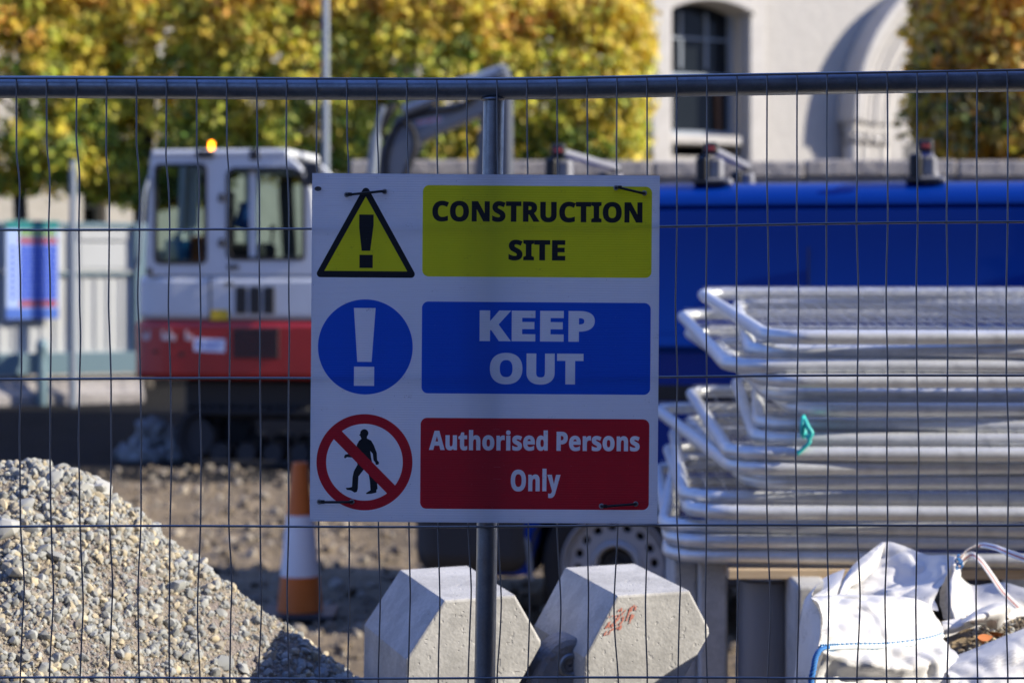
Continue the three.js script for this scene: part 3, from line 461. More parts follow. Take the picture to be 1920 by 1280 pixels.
// ------------------------------------------------------------------ traffic cone
{
  const d = 10.2, b = P(562, 1150, d), t = thing('traffic_cone', 'orange and white traffic cone standing on the soil left of the sign', 'traffic cone', V(b.x, groundH(b.x, b.z) + .0, b.z));
  const r = (h) => .115 - .078 * h / .75, lat = (a, b) => new THREE.LatheGeometry([[r(a), a], [r((a + b) / 2), (a + b) / 2], [r(b), b]].map(([x, y]) => new THREE.Vector2(x, y)), 32);
  mesh('cone_body', ub(lat(.03, .205)), M.coneOrange, t); mesh('cone_body', ub(lat(.5, .75)), M.coneOrange, t);
  mesh('cone_top', ub(new THREE.LatheGeometry([[.037, .75], [.034, .757], [.026, .757], [.026, .7]].map(([x, y]) => new THREE.Vector2(x, y)), 24)), M.coneOrange, t);
  mesh('reflective_sleeve', ub(new THREE.LatheGeometry([[r(.205), .205], [r(.205) + .0025, .206], [r(.5) + .0025, .499], [r(.5), .5]].map(([x, y]) => new THREE.Vector2(x, y)), 32)), M.coneWhite, t);
  mesh('cone_base', ub(rbox(.36, .035, .36, .012, 0, .0175, 0)), M.blackPlastic, t);
}

// ------------------------------------------------------------------ blue van
{
  const YAW = rad(-12), D = 9.5, wc = P(1150, 0, D), t = thing('blue_van', 'dark blue panel van with grey roof bars, parked behind the stacked fence panels', 'van', V(wc.x, 0, wc.z), null, YAW);
  // local: x along the van from the front axle (rear at -x), z = 0 the near side, going back to -1.9
  const W = 1.9, RT = 2.09;
  const roofH = (x) => x < -.7 ? RT - .05 * Math.pow((-.7 - x) / .23, 2) : x < 2.35 ? RT : x < 3.25 ? THREE.MathUtils.lerp(RT, 1.16, Math.pow((x - 2.35) / .9, 1.15)) : THREE.MathUtils.lerp(1.16, .9, (x - 3.25) / .82);
  const bot = (x) => { let y = .26; for (const c of [0, 3.0]) { const dx = Math.abs(x - c), R = .385; if (dx < R) y = Math.max(y, .325 + Math.sqrt(R * R - dx * dx)); } return y; };
  const xs = []; for (let x = -.9; x <= 4.05; x += .05) xs.push(x); xs.push(4.07);
  const section = (x) => {
    const H = roofH(x), b = bot(x), fr = THREE.MathUtils.smoothstep(-x, -4.1, -3.3), nar = .16 * (1 - fr) + .05 * (1 - THREE.MathUtils.smoothstep(x, -.95, -.75)), k = Math.min(1, (H - b) / 1.3), full = x > .7 ? 1 : 0;
    const q = []; const add = (z, y) => q.push([z, y]);
    add(-W / 2, b + .05); add(-.12 - nar, b); add(-.03 - nar, b + .01);
    const yb = Math.max(b + .02, .45), top = H - .145 * k;
    for (const f of [0, .12, .2]) add(-.012 - nar, yb + (top - yb) * f);
    const cr = Math.max(yb + .12, 1.33); if (cr < top - .05) { add(-.006 - nar, cr - .03); add(.022 - nar, cr); add(.02 - nar, cr + .015); add(-.012 - nar, cr + .06); } else for (let i = 0; i < 4; i++) add(-.01 - nar, yb + (top - yb) * (.3 + .05 * i));
    for (const f of [.6, .8, 1]) add(-.02 - nar - .035 * f * k, Math.max(cr + .07 < top ? cr + .08 : yb, top - .25 * (1 - f)));
    add(-.075 - nar, top + .004); add(-.085 - nar, top + .016); add(-.062 - nar, top + .026);                // gutter groove
    for (let i = 1; i <= 8; i++) { const a = i / 8 * Math.PI / 2; add(-.064 - nar - .26 * (1 - Math.cos(a)), top + .026 + (H - top - .04) * Math.sin(a)); }
    add(-W / 2, H + .012);
    return q;
  };
  const secs = xs.map(section), n = secs[0].length, pos = [], idx = [];
  secs.forEach((q, i) => { for (const [z, y] of q) pos.push(xs[i], y, z); for (let j = n - 1; j >= 0; j--) pos.push(xs[i], q[j][1], -W - q[j][0]); });
  const N = n * 2; for (let i = 0; i < secs.length - 1; i++) for (let j = 0; j < N - 1; j++) { const a = i * N + j, b = a + 1, c = a + N, d = c + 1; idx.push(a, c, b, b, c, d); }
  const endCap = (i) => { const s = i * N; for (let j = 0; j < n - 1; j++) { const a = s + j, b = a + 1, c = s + N - 1 - j, d = c - 1; idx.push(a, b, c, b, d, c); } }; endCap(0); endCap(secs.length - 1);
  const g = new THREE.BufferGeometry(); g.setAttribute('position', new THREE.Float32BufferAttribute(pos, 3)); g.setIndex(idx);
  mesh('body', ub(toCreasedNormals(g, .7)), M.vanBlue, t);
  // sliding door lines
  mesh('door_seam', merge([box(.006, 1.2, .006, .88, 1.18, -.021), box(.006, 1.2, .006, 1.95, 1.18, -.021)]), M.darkPlastic, t);
  mesh('rubbing_strip', ub(rbox(3.0, .07, .02, .006, 1.0, 1.12, -.008)), M.blackPlastic, t);
  mesh('side_window', ub(ext(path([[2.1, 1.25], [2.95, 1.25], [2.62, 1.75], [2.1, 1.8]]), .012).translate(0, 0, -.028)), M.glassDark, t);
  mesh('windscreen', ub(box(.012, 1.1, 1.5, 2.86, 1.66, -.95, 0, .78)), M.glassDark, t);
  mesh('bumper', merge([rbox(.58, .42, .34, .12, -.66, .46, -.155, 4)]), M.darkPlastic, t);
  mesh('rear_bumper', ub(rbox(.34, .36, 1.6, .12, -.82, .44, -.95, 4)), M.darkPlastic, t); mesh('bumper', ub(rbox(.34, .4, 1.75, .12, 3.98, .45, -.95, 4)), M.darkPlastic, t);
  mesh('headlight', ub(rbox(.3, .2, .14, .05, 3.85, .78, -.22)), M.glass, t);
  mesh('sill', ub(rbox(2.2, .1, .06, .02, 1.5, .29, -.05)), M.darkPlastic, t);
  for (const x of [0, 3.0]) {
    mesh('wheel_arch', merge([ext((() => { const s = new THREE.Shape(); s.absarc(x, .325, .40, 0, Math.PI, false); s.lineTo(x - .385, .325); s.absarc(x, .325, .385, Math.PI, 0, true); s.closePath(); return s; })(), .35, 0, 20).translate(0, 0, -.37), box(.8, .75, .03, x, .45, -.40)]), M.blackPlastic, t);
    const w = mesh('wheel', ub(new THREE.LatheGeometry([[.236, -.10], [.245, -.085], [.265, -.095], [.305, -.105], [.334, -.088], [.346, -.06], [.346, .06], [.334, .088], [.305, .105], [.265, .098], [.245, .085], [.236, .1]].map(([a, b]) => new THREE.Vector2(a, b)), 48).rotateX(Math.PI / 2).translate(x, .318, -.14)), M.rubber, t);
    w.name = 'wheel';
    const s = new THREE.Shape(); s.absarc(0, 0, .224, 0, Math.PI * 2); for (let k = 0; k < 16; k++) { const a = k / 16 * Math.PI * 2 + .1, h = new THREE.Path(); h.absellipse(0.178 * Math.cos(a), 0.178 * Math.sin(a), 0.0175, .021, 0, Math.PI * 2, true, a); s.holes.push(h); } const hh = new THREE.Path(); hh.absarc(0, 0, .118, 0, Math.PI * 2, true); s.holes.push(hh);
    mesh('rim', merge([ext(s, .012, .003, 10).translate(x, .318, -.095), new THREE.LatheGeometry([[.220, -.02], [.232, .03], [.244, .045], [.252, .04], [.246, .02]].map(([a, b]) => new THREE.Vector2(a, b)), 48).rotateX(Math.PI / 2).translate(x, .318, -.085), new THREE.LatheGeometry([[.12, 0], [.106, .034], [.088, .022], [.08, -.03]].map(([a, b]) => new THREE.Vector2(a, b)), 32).rotateX(Math.PI / 2).translate(x, .318, -.085)]), M.rim, w);
    mesh('hub', merge([cyl(V(x, .318, -.2), V(x, .318, -.11), .078, .07, 24), cyl(V(x, .318, -.11), V(x, .318, -.075), .034, .028, 18), ...[0, 1, 2, 3, 4].map((k) => cyl(V(x + .052 * Math.cos(k * 1.257), .325 + .052 * Math.sin(k * 1.257), -.115), V(x + .052 * Math.cos(k * 1.257), .325 + .052 * Math.sin(k * 1.257), -.095), .009, .009, 6))]), M.darkPlastic, w);
    mesh('brake_disc', ub(cyl(V(x, .318, -.22), V(x, .318, -.2), .19, .19, 24)), M.darkPlastic, w);
  }
  mesh('mud_flap', ub(tube([V(-.42, .5, -.03), V(-.40, .4, -.02), V(-.385, .25, -.03)], .012, 8)), M.lampPost, t);
  // roof bars with feet and end caps
  const grey = std({ color: col(.22, .22, .23), roughness: .5 }), rb = (px) => (P(px, 0, 9.4).x - wc.x) / Math.cos(YAW);
  for (const px of [1040, 1328, 1720, 2090]) {
    const x = rb(px);
    const bar = mesh('roof_bar', ub(rbox(.055, .032, 1.66, .014, x, RT + .135, -W / 2)), grey, t);
    for (const z of [-.2, -W + .2]) {
      mesh('bar_foot', merge([rbox(.065, .10, .08, .02, x + .016, RT + .05, z), rbox(.12, .03, .1, .012, x + .03, RT - .01, z + .01)]), grey, bar);
      mesh('rubber_pad', merge([rbox(.06, .12, .1, .02, x - .045, RT + .05, z), rbox(.16, .018, .13, .008, x - .01, RT - .012, z)]), M.blackPlastic, bar);
    }
    mesh('end_cap', merge([rbox(.07, .06, .03, .015, x, RT + .14, -.115)]), M.darkPlastic, bar);
    mesh('badge', ub(rbox(.034, .016, .006, .003, x, RT + .138, -.098)), std({ color: col(.5, .07, .06), roughness: .4 }), bar);
    mesh('end_cap', merge([rbox(.06, .05, .03, .015, x, RT + .135, -W + .115)]), M.darkPlastic, bar);
  }
}

// ------------------------------------------------------------------ stack of mesh fence panels lying flat
{
  const LX = 3.45, LZ = 1.98, R = .105, r = .0195;
  const corner = (cx, cz, a0) => Array.from({ length: 7 }, (_, i) => { const a = a0 + i / 6 * Math.PI / 2; return V(cx + R * Math.cos(a), 0, cz + R * Math.sin(a)); });
  const loop = [];
  loop.push(...corner(R, -R, Math.PI / 2)); for (let i = 1; i < 8; i++) loop.push(V(0, 0, -R - (LZ - 2 * R) * i / 8));
  loop.push(...corner(R, -LZ + R, Math.PI)); for (let i = 1; i < 14; i++) loop.push(V(R + (LX - 2 * R) * i / 14, 0, -LZ));
  loop.push(...corner(LX - R, -LZ + R, Math.PI * 1.5)); for (let i = 1; i < 8; i++) loop.push(V(LX, 0, -LZ + R + (LZ - 2 * R) * i / 8));
  loop.push(...corner(LX - R, -R, 0)); for (let i = 1; i < 14; i++) loop.push(V(LX - R - (LX - 2 * R) * i / 14, 0, 0));
  const frameG = ub(tube(loop, r, 170, 12, true));
  const ww = []; for (let x = .06; x < LX; x += .0515) ww.push(cyl(V(x, r + .001, .005 - .0), V(x + rr(-.012, .012), r + .001, -LZ), .0012, .0012, 4, true));
  for (let k = 0; k < 9; k++) { const z = -.02 - k * (LZ - .04) / 8; ww.push(cyl(V(.01, r + .004, z), V(LX - .01, r + .004, z + rr(-.01, .01)), .0015, .0015, 4, true)); }
  const wireG = merge(ww), midG = ub(cyl(V(LX / 2, 0, -.0), V(LX / 2, 0, -LZ), .017, .017, 10));
  const nearX = [1450, 1418, 1375, 1440, 1452, 1500, 1432, 1428, 1378, 1388, 1418, 1292, 1304, 1252, 1266, 1262], yaw = [0, 5, 1.0, -1, 1.5, 0, 6.5, 4.5, 1.8, -2.2, 0, 3.6, 2.5, 5.5, 3, 5];
  const words = ['topmost', 'second from the top', 'third from the top', 'fourth from the top', 'fifth from the top', 'sixth from the top', 'seventh from the top, with a teal tie,', 'eighth from the top', 'eighth from the bottom', 'seventh from the bottom', 'sixth from the bottom', 'fifth from the bottom', 'fourth from the bottom', 'third from the bottom', 'second from the bottom', 'lowest'];
  for (let i = 0; i < 16; i++) {
    const d = 5.5 + [-.04, .03, -.02, -.05, .06, 0, .07, .02, -.04, -.05, -.02, .05, -.03, .05, .02, .03][i], y = 632 + 27.3 * i, p = P(nearX[i] - 8, y, d), t = thing('mesh_fence_panel', `galvanised mesh fence panel, ${words[i]} of the flat stack`, 'fence panel', p, 'mesh fence panels stacked flat beside the van', rad(-yaw[i]));
    t.rotation.order = 'YXZ'; t.rotation.x = Math.max(.0, .05 * (1 - i / 13)) + .004 * ((i * 7) % 3 - 1); t.rotation.z = .0015 * ((i * 5) % 3 - 1);
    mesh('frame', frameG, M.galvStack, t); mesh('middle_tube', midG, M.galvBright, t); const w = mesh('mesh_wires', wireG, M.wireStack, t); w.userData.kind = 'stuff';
  }
  const tp = P(1507, 800, 5.46), tt = thing('plastic_tie', 'teal plastic tie knotted round a rail in the stack of panels', 'tie', tp);
  mesh('loop', merge([new THREE.TorusGeometry(.026, .006, 8, 20).rotateY(1.3), tube([V(.004, -.02, .02), V(.012, -.035, .03), V(-.006, -.055, .03), V(-.02, -.068, .03)], .0055, 12), tube([V(0, .02, .018), V(.008, .0, .03), V(.016, -.014, .034), V(.008, -.03, .034)], .007, 12)]), M.teal, tt);
  // timber and supports
  const b0 = P(1366, 1077, 5.46), bt = thing('timber_batten', 'pale timber batten lying under the stack of fence panels', 'timber', V(b0.x, b0.y - .012, b0.z));
  mesh('batten', ub(rbox(3.2, .026, .1, .003, 1.6, .012, -.05)), M.wood, bt);
  const b2 = thing('timber_batten', 'pale timber batten under the far side of the stack, mostly hidden', 'timber', V(b0.x, b0.y - .012, b0.z - 1.5)); mesh('batten', ub(rbox(3.2, .026, .1, .003, 1.6, .012, -.05)), M.wood, b2);
  const sup = (n, l, c, px0, px1, pyT, d, dep, m = M.concrete, rot = 0) => { const a = P(px0, pyT, d), b = P(px1, pyT, d), t = thing(n, l, c, V((a.x + b.x) / 2, 0, a.z - dep / 2), null, rot); mesh('block', ub(rbox(b.x - a.x, a.y, dep, .012, 0, a.y / 2, 0)), m, t); return t; };
  sup('concrete_pillar', 'narrow grey concrete pillar under the left corner of the panel stack', 'pillar', 1264, 1309, 1054, 5.62, .3);
  sup('concrete_pillar', 'wider grey concrete pillar beside the narrow one under the panel stack', 'pillar', 1312, 1366, 1052, 5.56, .3);
  sup('concrete_pillar', 'pale concrete pillar between the steel drum and the white bag', 'pillar', 1494, 1560, 1098, 5.3, .35);
  sup('concrete_pillar', 'grey concrete pillar under the far side of the panel stack', 'pillar', 1420, 1640, 1000, 7.2, .3);
  sup('concrete_pillar', 'grey concrete pillar under the right part of the panel stack', 'pillar', 1960, 2160, 1090, 5.62, .5);
  const da = P(1388, 1090, 5.5), db = P(1492, 1090, 5.5), dr = (db.x - da.x) / 2, dt = thing('steel_drum', 'grey steel drum standing under the timber batten', 'drum', V((da.x + db.x) / 2, 0, da.z - dr));
  const H = da.y; mesh('drum_body', ub(new THREE.LatheGeometry([[0, 0], [dr - .002, 0], [dr, .01], [dr, H * .33], [dr + .004, H * .335], [dr, H * .345], [dr, H * .66], [dr + .004, H * .665], [dr, H * .675], [dr, H - .01], [dr - .004, H], [dr - .012, H - .01], [0, H - .012]].map(([a, b]) => new THREE.Vector2(a, b)), 40)), std({ color: col(.18, .19, .21), roughness: .5, metalness: .3 }), dt);
}

// ------------------------------------------------------------------ concrete octagon blocks on the heap
function octBlock(label, pl, pt, pr, d, L, yaw, pitch, marks) {       // pl: left corner, pt: the ends of the top edge, pr: right corner, all on the front face, in photo pixels
  const k = d / F, c = Math.cos(yaw), ox = (pl[0] + pr[0]) / 2, oy = pt[0][1], p = P(ox, oy, d), t = thing('concrete_block', label, 'concrete block', p, null, yaw); t.rotation.order = 'YXZ'; t.rotation.x = pitch;
  const q = ([x, y]) => [(x - ox) * k / c, (oy - y) * k], l = q(pl), a = q(pt[0]), b = q(pt[1]), r = q(pr);
  const g = ext(path([[l[0], -.36], [r[0] - .075, -.36], [r[0] - .075, r[1] - .12], r, [r[0] - .001, r[1] + .012], b, a, l]), L, .005, 2).translate(0, 0, -L); mesh('block', ub(g), M.concrete, t);
  if (marks) for (const [px, y0, y1] of marks) { const pts = []; for (let i = 0; i < 26; i++) { const f = rnd(), s = rr(.0012, .0034), [x, y] = q([px + (1 - f) * 8 + rr(-7, 7), y0 + (y1 - y0) * f]); pts.push(new THREE.CircleGeometry(s, 7).scale(.6, 1.5, 1).rotateZ(rr(-.8, 0)).translate(x, y, .0012 + i * .00002)); } const m = mesh('spray_mark', merge(pts), M.spray, t); m.userData.label = 'faded red spray paint mark'; m.userData.kind = 'stuff'; }
  return t;
}
M.spray = std({ color: col(.50, .19, .14), roughness: .9 });
octBlock('concrete octagon block below the sign, left of the fence post', [765, 1229], [[834, 1122], [966, 1120]], [1018, 1221], 4.25, .33, rad(19), rad(3));
octBlock('concrete octagon block with red spray marks, right of the fence post', [1097, 1226], [[1157, 1113], [1296, 1112]], [1337, 1197], 4.3, .31, rad(19), rad(3), [[1140, 1150, 1186], [1158, 1138, 1176], [1180, 1134, 1166]]);
{
  const p = P(1062, 1262, 4.32), t = thing('fence_foot', 'worn rounded grey fence foot lying between the two concrete blocks', 'fence foot', p); t.rotation.set(0, rad(15), rad(-28));
  const s = new THREE.Shape(); s.moveTo(-.06, -.12); s.lineTo(-.06, .0); s.quadraticCurveTo(-.05, .075, .0, .075); s.quadraticCurveTo(.05, .075, .06, .0); s.lineTo(.06, -.12); s.closePath(); const h = new THREE.Path(); h.absarc(-.0, .018, .017, 0, Math.PI * 2, true); s.holes.push(h);
  mesh('body', ub(ext(s, .09, .014, 10).translate(0, 0, -.09)), M.wallStone, t); mesh('bolt', merge([new THREE.TorusGeometry(.02, .006, 8, 18).translate(0, .018, .002), cyl(V(0, .018, -.05), V(0, .018, -.01), .014, .012, 6)]), M.galvDull, t);
}

// ------------------------------------------------------------------ gravel heap
{
  const ridge = [[-420, 930], [-300, 905], [-150, 880], [0, 872], [70, 866], [125, 884], [180, 910], [240, 955], [300, 1004], [340, 1042], [400, 1080], [450, 1118], [520, 1166], [590, 1216], [650, 1260], [700, 1288], [760, 1320], [1000, 1340], [1400, 1350], [1480, 1420], [1560, 1700]], DR = 4.62;
  const sil = (x) => { const px = x * F / DR + HX; let i = 0; while (i < ridge.length - 2 && px > ridge[i + 1][0]) i++; const [a, ya] = ridge[i], [b, yb] = ridge[i + 1], t = Math.min(1, Math.max(-1, (px - a) / (b - a))); return P(0, ya + (yb - ya) * t, DR).y; };
  const hgt = (x, z) => { const s = (sil(x - .03) + sil(x) + sil(x + .03)) / 3, zr = FD - DR, dz = z - zr; let h = s - (dz > 0 ? .70 : .62) * (Math.sqrt(dz * dz + .006) - .0775); h -= Math.max(0, Math.abs(x + .3) - 1.7) * .6;
    return h + .022 * N3(x * 6, z * 6, 1) + .012 * N3(x * 17, z * 17, 3) + .005 * N3(x * 45, z * 45, 5) - .006; };
  const t = thing('gravel_heap', 'heap of grey gravel and sandy stones piled behind the mesh fence', 'gravel heap', V(-.9, 0, FD - DR));
  const x0 = -2.3, x1 = .95, z0 = -2.9, z1 = .75, nx = 330, nz = 330, p = [], uv = [], idx = [];
  for (let j = 0; j <= nz; j++) for (let i = 0; i <= nx; i++) { const x = x0 + (x1 - x0) * i / nx, z = z0 + (z1 - z0) * j / nz; p.push(x + .9, Math.max(-.05, hgt(x, z)), z - t.position.z); uv.push(x, z * 1.2); }
  for (let j = 0; j < nz; j++) for (let i = 0; i < nx; i++) { const a = j * (nx + 1) + i, b = a + 1, c = a + nx + 1, d = c + 1; idx.push(a, c, b, b, c, d); }
  const g = new THREE.BufferGeometry(); g.setAttribute('position', new THREE.Float32BufferAttribute(p, 3)); g.setAttribute('uv', new THREE.Float32BufferAttribute(uv, 2)); g.setIndex(idx); g.computeVertexNormals();
  mesh('heap', g, M.dust, t);
  const spot = () => { const x = rr(-1.62, -.24), z = FD - rr(3.95, 4.78); return [x, z]; };
  const bias = (x, z) => 1.5 * N3(x * 3.6 + 9, z * 3.6, 7) + .45 * (x + .95) + .25 * (z + .75);            // coarser towards the foot
  let made = 0; while (made < 300) { const [x, z] = spot(); if (bias(x, z) < rr(-.6, .25)) continue; const s = .0085 + .014 * Math.pow(rnd(), 3), m = mesh('stone', stones[made % 6], stoneMats[(rnd() * 3.4) | 0], t); m.position.set(x + .9, hgt(x, z) + s * .35, z - t.position.z); m.rotation.set(rr(0, 6.3), rr(0, 6.3), rr(0, 6.3)); m.scale.set(s * rr(.8, 1.4), s * rr(.8, 1.1), s * rr(.8, 1.2)); made++; }
  for (const [px, py, d, s] of [[10, 1110, 4.38, .034], [45, 1040, 4.47, .02], [160, 965, 4.58, .02], [100, 965, 4.56, .02], [185, 915, 4.62, .02], [330, 1075, 4.5, .022]]) { const q = P(px, py, d), m = mesh('stone', stones[(made++) % 6], stoneMats[made % 2], t); m.position.set(q.x + .9, hgt(q.x, q.z) + s * .3, q.z - t.position.z); m.rotation.set(.3, rr(0, 6), .3); m.scale.set(s * 1.2, s * 1.1, s); }
  const mid = [], small = [], tiny = [];
  for (let i = 0; i < 11000; i++) { const [x, z] = spot(); if (bias(x, z) < rr(-.5, .2)) continue; const s = rr(.0045, .0062) + .0085 * Math.pow(rnd(), 2.6); mid.push([V(x + .9, hgt(x, z) + s * .35, z - t.position.z), s, greys()]); }
  for (let i = 0; i < 16000; i++) { const [x, z] = spot(); const s = rr(.0022, .0048); small.push([V(x + .9, hgt(x, z) + s * .3, z - t.position.z), s, greys()]); }
  for (let i = 0; i < 26000; i++) { const [x, z] = spot(); const s = rr(.001, .0024); tiny.push([V(x + .9, hgt(x, z) + s * .3, z - t.position.z), s, rnd() < .6 ? col(.43, .36, .25) : greys()]); }
  const sm = std({ map: stoneTex, roughness: 1 });
  scatter('gravel_stones', t, pebbles[0], sm, mid); scatter('small_gravel', t, pebbles[1], sm, small); scatter('grit', t, pebbles[2], sm, tiny);
}

// ------------------------------------------------------------------ white bulk bag
function patch(rows, nu, nv, amp = 0, fr = 14, sd = 0) {
  const cr = rows.map((r) => new THREE.CatmullRomCurve3(r.map((q) => P(...q)), false, 'centripetal')), p = [], uv = [], idx = [];
  const cols = []; for (let i = 0; i <= nu; i++) cols.push(new THREE.CatmullRomCurve3(cr.map((c) => c.getPoint(i / nu)), false, 'centripetal'));
  const W = cr[0].getLength(), H = cols[nu >> 1].getLength();
  for (let j = 0; j <= nv; j++) for (let i = 0; i <= nu; i++) {
    const q = cols[i].getPoint(j / nv), e = Math.min(1, 6 * Math.min(j / nv, 1 - j / nv, .5));
    const f = amp * (.4 + .6 * e) * (Math.abs(N3(q.x * fr + sd, q.y * fr * .6, q.z * fr)) * 1.6 - .4 + .5 * N3(q.x * fr * 2.3, q.y * fr * 2.3 + sd, q.z * fr));
    p.push(q.x + f * .3, q.y + f * .4, q.z + f); uv.push(i / nu * W, j / nv * H);
  }
  for (let j = 0; j < nv; j++) for (let i = 0; i < nu; i++) { const a = j * (nu + 1) + i, b = a + 1, c = a + nu + 1, d = c + 1; idx.push(a, c, b, b, c, d); }
  const g = new THREE.BufferGeometry(); g.setAttribute('position', new THREE.Float32BufferAttribute(p, 3)); g.setAttribute('uv', new THREE.Float32BufferAttribute(uv, 2)); g.setIndex(idx); g.computeVertexNormals(); return g;
}
{
  const base = P(1720, 0, 4.35), t = thing('bulk_bag', 'open white woven bulk bag with a loop handle, filled with soil', 'bulk bag', V(base.x, 0, base.z));
  const fab = (n, ...a) => wmesh(n, patch(...a), M.bag, t);
  // front shoulder, between the rim fold and the stitched seam
  fab('front_fold', [
    [[1521, 1120, 4.36], [1575, 1114, 4.42], [1640, 1116, 4.46], [1705, 1120, 4.52], [1738, 1130, 4.56], [1752, 1148, 4.58]],
    [[1524, 1124, 4.30], [1580, 1124, 4.36], [1645, 1127, 4.39], [1708, 1131, 4.46], [1744, 1142, 4.52], [1758, 1160, 4.56]],
    [[1540, 1150, 4.22], [1592, 1152, 4.28], [1650, 1156, 4.32], [1712, 1157, 4.40], [1752, 1163, 4.47], [1764, 1172, 4.53]],
    [[1541, 1185, 4.16], [1596, 1187, 4.21], [1655, 1189, 4.27], [1716, 1184, 4.35], [1758, 1182, 4.43], [1766, 1184, 4.50]],
    [[1536, 1214, 4.13], [1598, 1211, 4.18], [1658, 1210, 4.24], [1720, 1203, 4.33], [1758, 1195, 4.41], [1767, 1192, 4.48]]], 90, 50, .014, 17, 1);
  // left side in shade
  fab('side_wall', [
    [[1542, 1085, 4.75], [1532, 1098, 4.6], [1524, 1112, 4.42], [1524, 1124, 4.30]],
    [[1507, 1128, 4.72], [1510, 1132, 4.55], [1520, 1142, 4.38], [1540, 1150, 4.22]],
    [[1502, 1170, 4.7], [1505, 1175, 4.5], [1518, 1182, 4.30], [1541, 1185, 4.16]],
    [[1498, 1215, 4.7], [1497, 1220, 4.5], [1510, 1222, 4.28], [1536, 1214, 4.13]],
    [[1490, 1290, 4.7], [1488, 1300, 4.5], [1498, 1310, 4.26], [1526, 1320, 4.10]],
    [[1492, 1500, 4.7], [1488, 1560, 4.5], [1500, 1600, 4.28], [1530, 1640, 4.12]],
    [[1510, 1900, 4.7], [1510, 2000, 4.5], [1520, 2060, 4.32], [1545, 2080, 4.16]]], 24, 60, .012, 9, 4);
  // below the seam: a small overhanging fold, then the front wall
  fab('front_wall', [
    [[1536, 1214, 4.13], [1598, 1211, 4.18], [1658, 1210, 4.24], [1720, 1203, 4.33], [1758, 1195, 4.41], [1767, 1192, 4.48]],
    [[1540, 1226, 4.10], [1600, 1229, 4.13], [1660, 1230, 4.18], [1722, 1222, 4.27], [1764, 1214, 4.36], [1782, 1210, 4.42]],
    [[1538, 1240, 4.12], [1600, 1246, 4.12], [1662, 1252, 4.15], [1728, 1248, 4.21], [1776, 1236, 4.30], [1800, 1230, 4.36]],
    [[1534, 1262, 4.12], [1600, 1268, 4.15], [1664, 1274, 4.18], [1734, 1272, 4.22], [1790, 1262, 4.27], [1840, 1252, 4.30]],
    [[1526, 1320, 4.10], [1600, 1330, 4.10], [1670, 1335, 4.12], [1740, 1335, 4.15], [1800, 1330, 4.2], [1860, 1320, 4.24]],
    [[1530, 1640, 4.12], [1600, 1660, 4.08], [1680, 1670, 4.08], [1750, 1670, 4.1], [1820, 1660, 4.14], [1880, 1640, 4.2]],
    [[1545, 2080, 4.16], [1600, 2090, 4.12], [1680, 2100, 4.1], [1750, 2100, 4.12], [1820, 2090, 4.16], [1880, 2080, 4.22]]], 90, 90, .018, 15, 8);
  // right hand wall slanting up to the edge of the frame
  fab('right_wall', [
    [[1762, 1236, 4.40], [1800, 1226, 4.40], [1850, 1206, 4.40], [1900, 1186, 4.41], [1960, 1165, 4.45], [2040, 1150, 4.5]],
    [[1766, 1248, 4.30], [1806, 1240, 4.31], [1856, 1222, 4.32], [1908, 1204, 4.34], [1970, 1185, 4.38], [2050, 1170, 4.44]],
    [[1778, 1275, 4.23], [1826, 1268, 4.23], [1880, 1252, 4.25], [1930, 1240, 4.28], [1990, 1222, 4.33], [2060, 1210, 4.4]],
    [[1800, 1330, 4.17], [1850, 1325, 4.18], [1900, 1310, 4.2], [1960, 1300, 4.25], [2010, 1290, 4.3], [2070, 1280, 4.38]],
    [[1820, 1660, 4.14], [1860, 1655, 4.16], [1910, 1650, 4.2], [1970, 1640, 4.25], [2020, 1630, 4.3], [2080, 1620, 4.38]],
    [[1820, 2090, 4.16], [1860, 2085, 4.18], [1910, 2080, 4.22], [1970, 2075, 4.27], [2020, 2070, 4.32], [2080, 2060, 4.4]]], 80, 60, .016, 15, 12);
  // raised back flap, its inside towards the camera, and the turned rim at its left
  fab('back_flap', [
    [[1655, 1017, 4.95], [1668, 1016, 4.95], [1702, 1026, 4.92], [1738, 1040, 4.86], [1765, 1041, 4.80], [1786, 1042, 4.76]],
    [[1640, 1050, 4.90], [1662, 1050, 4.90], [1704, 1056, 4.85], [1736, 1062, 4.82], [1764, 1062, 4.75], [1784, 1060, 4.73]],
    [[1615, 1085, 4.80], [1640, 1085, 4.81], [1695, 1090, 4.79], [1732, 1088, 4.75], [1758, 1088, 4.71], [1774, 1085, 4.69]],
    [[1588, 1112, 4.68], [1622, 1116, 4.70], [1672, 1114, 4.68], [1712, 1112, 4.66], [1740, 1116, 4.64], [1756, 1118, 4.62]],
    [[1590, 1135, 4.60], [1630, 1140, 4.60], [1676, 1140, 4.59], [1716, 1140, 4.58], [1742, 1142, 4.58], [1760, 1145, 4.58]]], 60, 50, .016, 15, 21);
  fab('rim_fold', [
    [[1566, 1120, 4.60], [1580, 1088, 4.72], [1600, 1060, 4.80], [1628, 1036, 4.88], [1655, 1016, 4.95]],
    [[1574, 1121, 4.55], [1586, 1092, 4.66], [1612, 1068, 4.75], [1640, 1044, 4.85], [1658, 1018, 4.94]],
    [[1582, 1122, 4.60], [1596, 1100, 4.70], [1626, 1082, 4.80], [1648, 1056, 4.88], [1659, 1020, 4.955]]], 34, 8, .005, 24, 31);
  fab('rim_fold', [
    [[1542, 1085, 4.76], [1560, 1076, 4.78], [1585, 1066, 4.8]],
    [[1545, 1100, 4.66], [1562, 1092, 4.68], [1580, 1086, 4.70]],
    [[1524, 1118, 4.42], [1545, 1117, 4.48], [1568, 1118, 4.56]]], 12, 10, .004, 20, 33);
